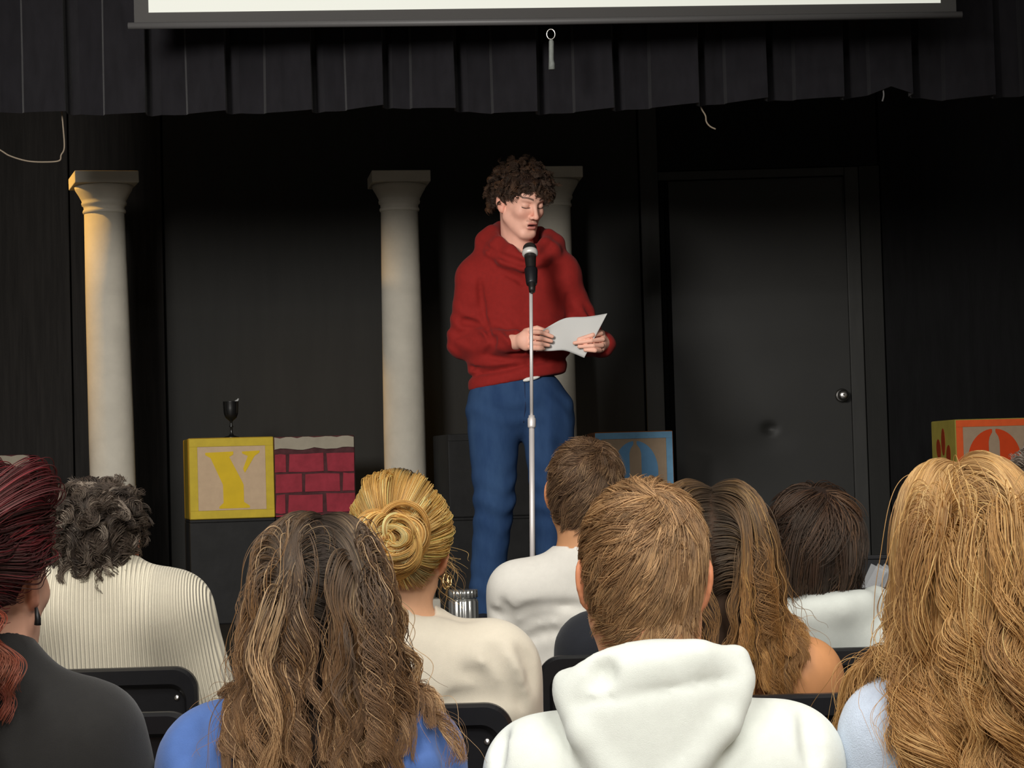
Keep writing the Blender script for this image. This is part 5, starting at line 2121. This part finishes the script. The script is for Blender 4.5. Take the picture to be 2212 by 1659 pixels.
# --- person with curly greying hair, cream ribbed sweater
def curly_grey():
    rng = np.random.default_rng(27)
    h = Head(P(212, 1178, YC), yaw=3, nod=8, tilt=0, scale=.97)
    shl, shr = P(72, 1312, YC - .03), P(378, 1318, YC - .03)
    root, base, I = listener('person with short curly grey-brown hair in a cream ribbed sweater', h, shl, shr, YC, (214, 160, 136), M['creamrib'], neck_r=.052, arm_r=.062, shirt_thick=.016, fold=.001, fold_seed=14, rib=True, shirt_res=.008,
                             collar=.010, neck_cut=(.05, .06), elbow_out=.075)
    hs = shell(h, root, base, (54, 46, 40), grow=.014, nape=-.070, ops=I['head'])
    Q, ci = curly_hair(h, 5200, .050, rng, ops=I['head'], radius=.0075, pitch=.034, steps=18, nape=-.048, clump_n=190, droop=.25, out=.5, sweep=.5, whorl=(0, -.2, .98), side_short=.3)
    C = tint_strands(len(Q), Q.shape[1], ci, [(70, 58, 50), (90, 78, 68), (132, 120, 108), (52, 44, 40)], [4, 3, 1.4, 3], rng)
    hair_object('hair_curls', hs, base, Q, C, .0007, M['hairmatte'])


# --- man in an off-white T-shirt
def white_tee():
    rng = np.random.default_rng(28)
    YT = YC + .62
    h = Head(P(1263, 1070, YT), yaw=-12, nod=6, tilt=7, scale=1.02)
    shl, shr = P(1120, 1277, YT - .03), P(1402, 1270, YT - .03)
    root, base, I = listener('man with short brown hair in an off-white T-shirt below the blue block', h, shl, shr, YT, (218, 160, 116), M['offwhite'], neck_r=.052, arm_r=.060, shirt_thick=.010, fold=.003, fold_seed=15, neck_cut=(.01, .062), elbow_out=.03, shirt_res=.008,
                             creases=[[(1062, 1318), (1092, 1338), (1112, 1375), (1118, 1405)], [(1104, 1335), (1150, 1316), (1215, 1308), (1260, 1312)], [(1112, 1372), (1150, 1342), (1205, 1330)], [(1118, 1400), (1160, 1372), (1210, 1362)], [(1085, 1300), (1096, 1330), (1104, 1380)]])
    hs = shell(h, root, base, (84, 62, 46), grow=.002, nape=-.072, ops=I['head'])
    Q, ci = short_hair(h, 6500, .028, (.30, -.45, .84), .22, rng, ops=I['head'], nape=-.078, clump_n=300, clump=.45, noise=.3, side=.6, top_len=.045)
    C = tint_strands(len(Q), Q.shape[1], ci, [(112, 84, 60), (132, 102, 74), (92, 68, 50), (164, 132, 98)], [4, 3, 3, 1.5], rng, clump_var=.5)
    hair_object('hair_strands', hs, base, Q, C, .0005)


# --- person with dark shaggy hair, white hooded top
def dark_shag():
    rng = np.random.default_rng(29)
    h = Head(P(1760, 1190, YC), yaw=-10, nod=4, tilt=2, scale=.99)
    shl, shr = P(1648, 1395, YC - .03), P(1905, 1386, YC - .03)
    A = lambda x, y, dy=0.0: P(x, y, YC + dy)
    ex = chain([A(1700, 1330, .06), A(1690, 1330, -.04), A(1745, 1322, -.10), A(1815, 1314, -.11), A(1862, 1305, -.08), A(1890, 1302, .0), A(1870, 1310, .08)], [.022, .025, .024, .024, .026, .03, .026], .02)
    ex += [('u', Ell(A(1780, 1345, -.08), (.10, .04, .055)), .03)]
    root, base, I = listener('person with short shaggy dark brown hair in a white hooded top', h, shl, shr, YC, (208, 162, 126), M['whitehoodie'], neck_r=.05, arm_r=.058, shirt_thick=.012, fold=.003, fold_seed=16, extra_shirt=ex, neck_cut=(.02, .058))
    hs = shell(h, root, base, (38, 26, 20), grow=.014, nape=-.095, ops=I['head'])
    Q, ci = short_hair(h, 7500, .085, (.10, -.42, .90), .27, rng, ops=I['head'], steps=12, nape=-.10, clump_n=150, clump=.74, noise=.42, side=.25, var=.7, nape_len=.060, rag=.012)
    C = tint_strands(len(Q), Q.shape[1], ci, [(62, 44, 34), (78, 54, 40), (46, 32, 26), (110, 78, 54)], [4, 3, 3, 1], rng)
    hair_object('hair_strands', hs, base, Q, C, .00065)


# --- listener mostly hidden behind the white hoodie, in a charcoal shirt
def hidden_one():
    rng = np.random.default_rng(30)
    h = Head(P(1422, 1216, YC), yaw=0, nod=4, tilt=0, scale=.92)
    shl, shr = P(1272, 1402, YC - .03), P(1578, 1394, YC - .03)
    root, base, I = listener('listener in a charcoal shirt mostly hidden behind the man in the white hoodie', h, shl, shr, YC, (210, 156, 130), M['navytee'], neck_r=.05, arm_r=.056, shirt_thick=.010, fold=.003, fold_seed=17)
    hs = shell(h, root, base, (70, 50, 36), grow=.004, nape=-.07, ops=I['head'])
    Q, ci = short_hair(h, 2500, .05, (0, -.4, .9), .2, rng, ops=I['head'], nape=-.08, clump_n=120)
    C = tint_strands(len(Q), Q.shape[1], ci, [(92, 66, 46), (74, 54, 40)], [1, 1], rng)
    hair_object('hair_strands', hs, base, Q, C, .0007)


# --- curly grey head cut off by the right edge
def edge_grey():
    rng = np.random.default_rng(31)
    h = Head(P(2262, 1108, YC), yaw=0, nod=4, tilt=0, scale=.98)
    shl, shr = P(2130, 1312, YC - .03), P(2400, 1300, YC - .03)
    root, base, I = listener('grey curly-haired listener cut off at the right edge behind the blond woman', h, shl, shr, YC, (210, 158, 134), M['navytee'], neck_r=.05, arm_r=.056, shirt_thick=.010, fold=.003, fold_seed=18)
    hs = shell(h, root, base, (92, 84, 78), grow=.010, nape=-.075, ops=I['head'])
    Q, ci = curly_hair(h, 2800, .045, rng, ops=I['head'], radius=.006, pitch=.022, steps=16, clump_n=170, droop=.4, out=.5, sweep=.4)
    C = tint_strands(len(Q), Q.shape[1], ci, [(142, 130, 120), (112, 100, 90), (178, 166, 154)], [3, 3, 2], rng)
    hair_object('hair_curls', hs, base, Q, C, .0007, M['hairmatte'])


for fn in (curly_grey, white_tee, dark_shag, hidden_one, edge_grey, bun, bare_shoulder, red_hair, blue_shirt, white_hoodie, blond_long):
    fn()


# ------------------------------------------------------------------ the black chairs
def chair_parts(root):
    """origin on the floor under the middle of the seat; the sitter looks to +y"""
    W, TOP = .235, .915
    def back_pt(x, z, dy=0):
        lean = (TOP - z) * .16
        return (x, -.205 + lean + dy, z)

    def rr(w, z0, z1, rad, n=12):
        pts = []
        for cx, cz, a0 in ((w - rad, z1 - rad, 0), (-w + rad, z1 - rad, 90), (-w + rad, z0 + rad, 180), (w - rad, z0 + rad, 270)):
            for i in range(n):
                a = math.radians(a0 + 90 * i / (n - 1))
                pts.append((cx + rad * math.cos(a), cz + rad * math.sin(a)))
        return pts
    outer, inner = rr(W, .50, TOP, .045), rr(W - .026, .53, TOP - .040, .03)
    n = len(outer)
    vs, fs = [], []
    rings = [(outer, .006), (rr(W - .005, .505, TOP - .005, .042), -.006), (rr(W - .021, .535, TOP - .033, .032), -.006), (inner, .004), (inner, .022), (outer, .024)]
    for ring, dy in rings:
        vs += [back_pt(x, z, dy) for x, z in ring]
    m = len(rings)
    for j in range(m):
        a, b_ = j * n, ((j + 1) % m) * n
        for i in range(n):
            k = (i + 1) % n
            fs.append((a + i, b_ + i, b_ + k, a + k))
    fr = mesh_np('back_frame', vs, fs, M['blackplastic'], root, smooth=False)
    pl = rr(W - .022, .532, TOP - .036, .03)
    vs = [back_pt(x, z, .012) for x, z in pl] + [back_pt(x, z, .018) for x, z in pl]
    fs = [tuple(range(n)), tuple(range(n, 2 * n))[::-1]] + [(i, i + n, (i + 1) % n + n, (i + 1) % n) for i in range(n)]
    mesh_np('backrest', vs, fs, M['blackplastic'], root, smooth=False)
    for x in (-W + .042, W - .042):
        v, f = lathe([(0, 0), (.006, 0), (.006, .002), (.004, .0035), (0, .004)], 12)
        p = back_pt(x, TOP - .062, .0125)
        v = np.array(v) @ R90.T + np.array(p)
        mesh_np('screw', v, f, M['chrome'], fr)
    bm = bmesh.new()
    add_box(bm, (-.22, -.17, .415), (.22, .23, .45), .015, 3)
    bm_obj('seat', bm, M['blackplastic'], root)
    for x, y0 in ((-.215, .18), (.215, .18), (-.215, -.17), (.215, -.17)):
        v, f = tube([(x, y0, .425), (x * 1.08, y0 * 1.25, .0)], .012, 10)
        mesh_np('leg', v, f, M['blackmetal'], root)
    for x in (-.222, .222):
        v, f = tube([(x, -.16, .43), (x, -.135, .52)], .013, 10)
        mesh_np('back_post', v, f, M['blackmetal'], root)


def copy_tree(o, parent=None):
    c = o.copy()
    COL.objects.link(c)
    c.parent = parent
    for ch in list(o.children):
        copy_tree(ch, c)
    return c


proto = None
for px, Yc, lab in ((212, YC, 'black chair under the person in the cream ribbed sweater'),
                    (1408, YC, 'black chair under the listener in the charcoal shirt'),
                    (1925, YC, 'black chair under the person with shaggy dark hair'),
                    (806, YB, 'black chair with rounded corner under the woman with the blond bun'),
                    (1600, YB, 'black chair behind the bare shoulder of the long-haired woman'),
                    (160, YB, 'empty black chair between the black shirt and the blue shirt')):
    x = P(px, 1500, Yc)[0]
    if proto is None:
        proto = empty('chair')
        chair_parts(proto)
        c = proto
    else:
        c = copy_tree(proto)
    c.location = (x, Yc - .01, 0)
    tag(c, lab, 'chair', 'black audience chairs')


# chalk-like marks on the back of the chair behind the bare shoulder
wc = [o for o in COL.objects if o.get('category') == 'chair' and 'bare shoulder' in o.get('label', '')][0]
M['chalk'] = mat_plain('white_paint_marks', (210, 210, 208), rough=.7)
for k, ctrl in enumerate(([(1804, 1556), (1808, 1550), (1811, 1555), (1815, 1552)], [(1805, 1568), (1808, 1561), (1812, 1563), (1810, 1570), (1813, 1566)])):
    Yk = YB - .195
    pts = smooth_line([P(x, y, Yk) for x, y in ctrl], 5)
    v, f = tube(pts, .0016, 6)
    mesh_np('white_mark', v, f, M['chalk'], wc, np.array(wc.location))
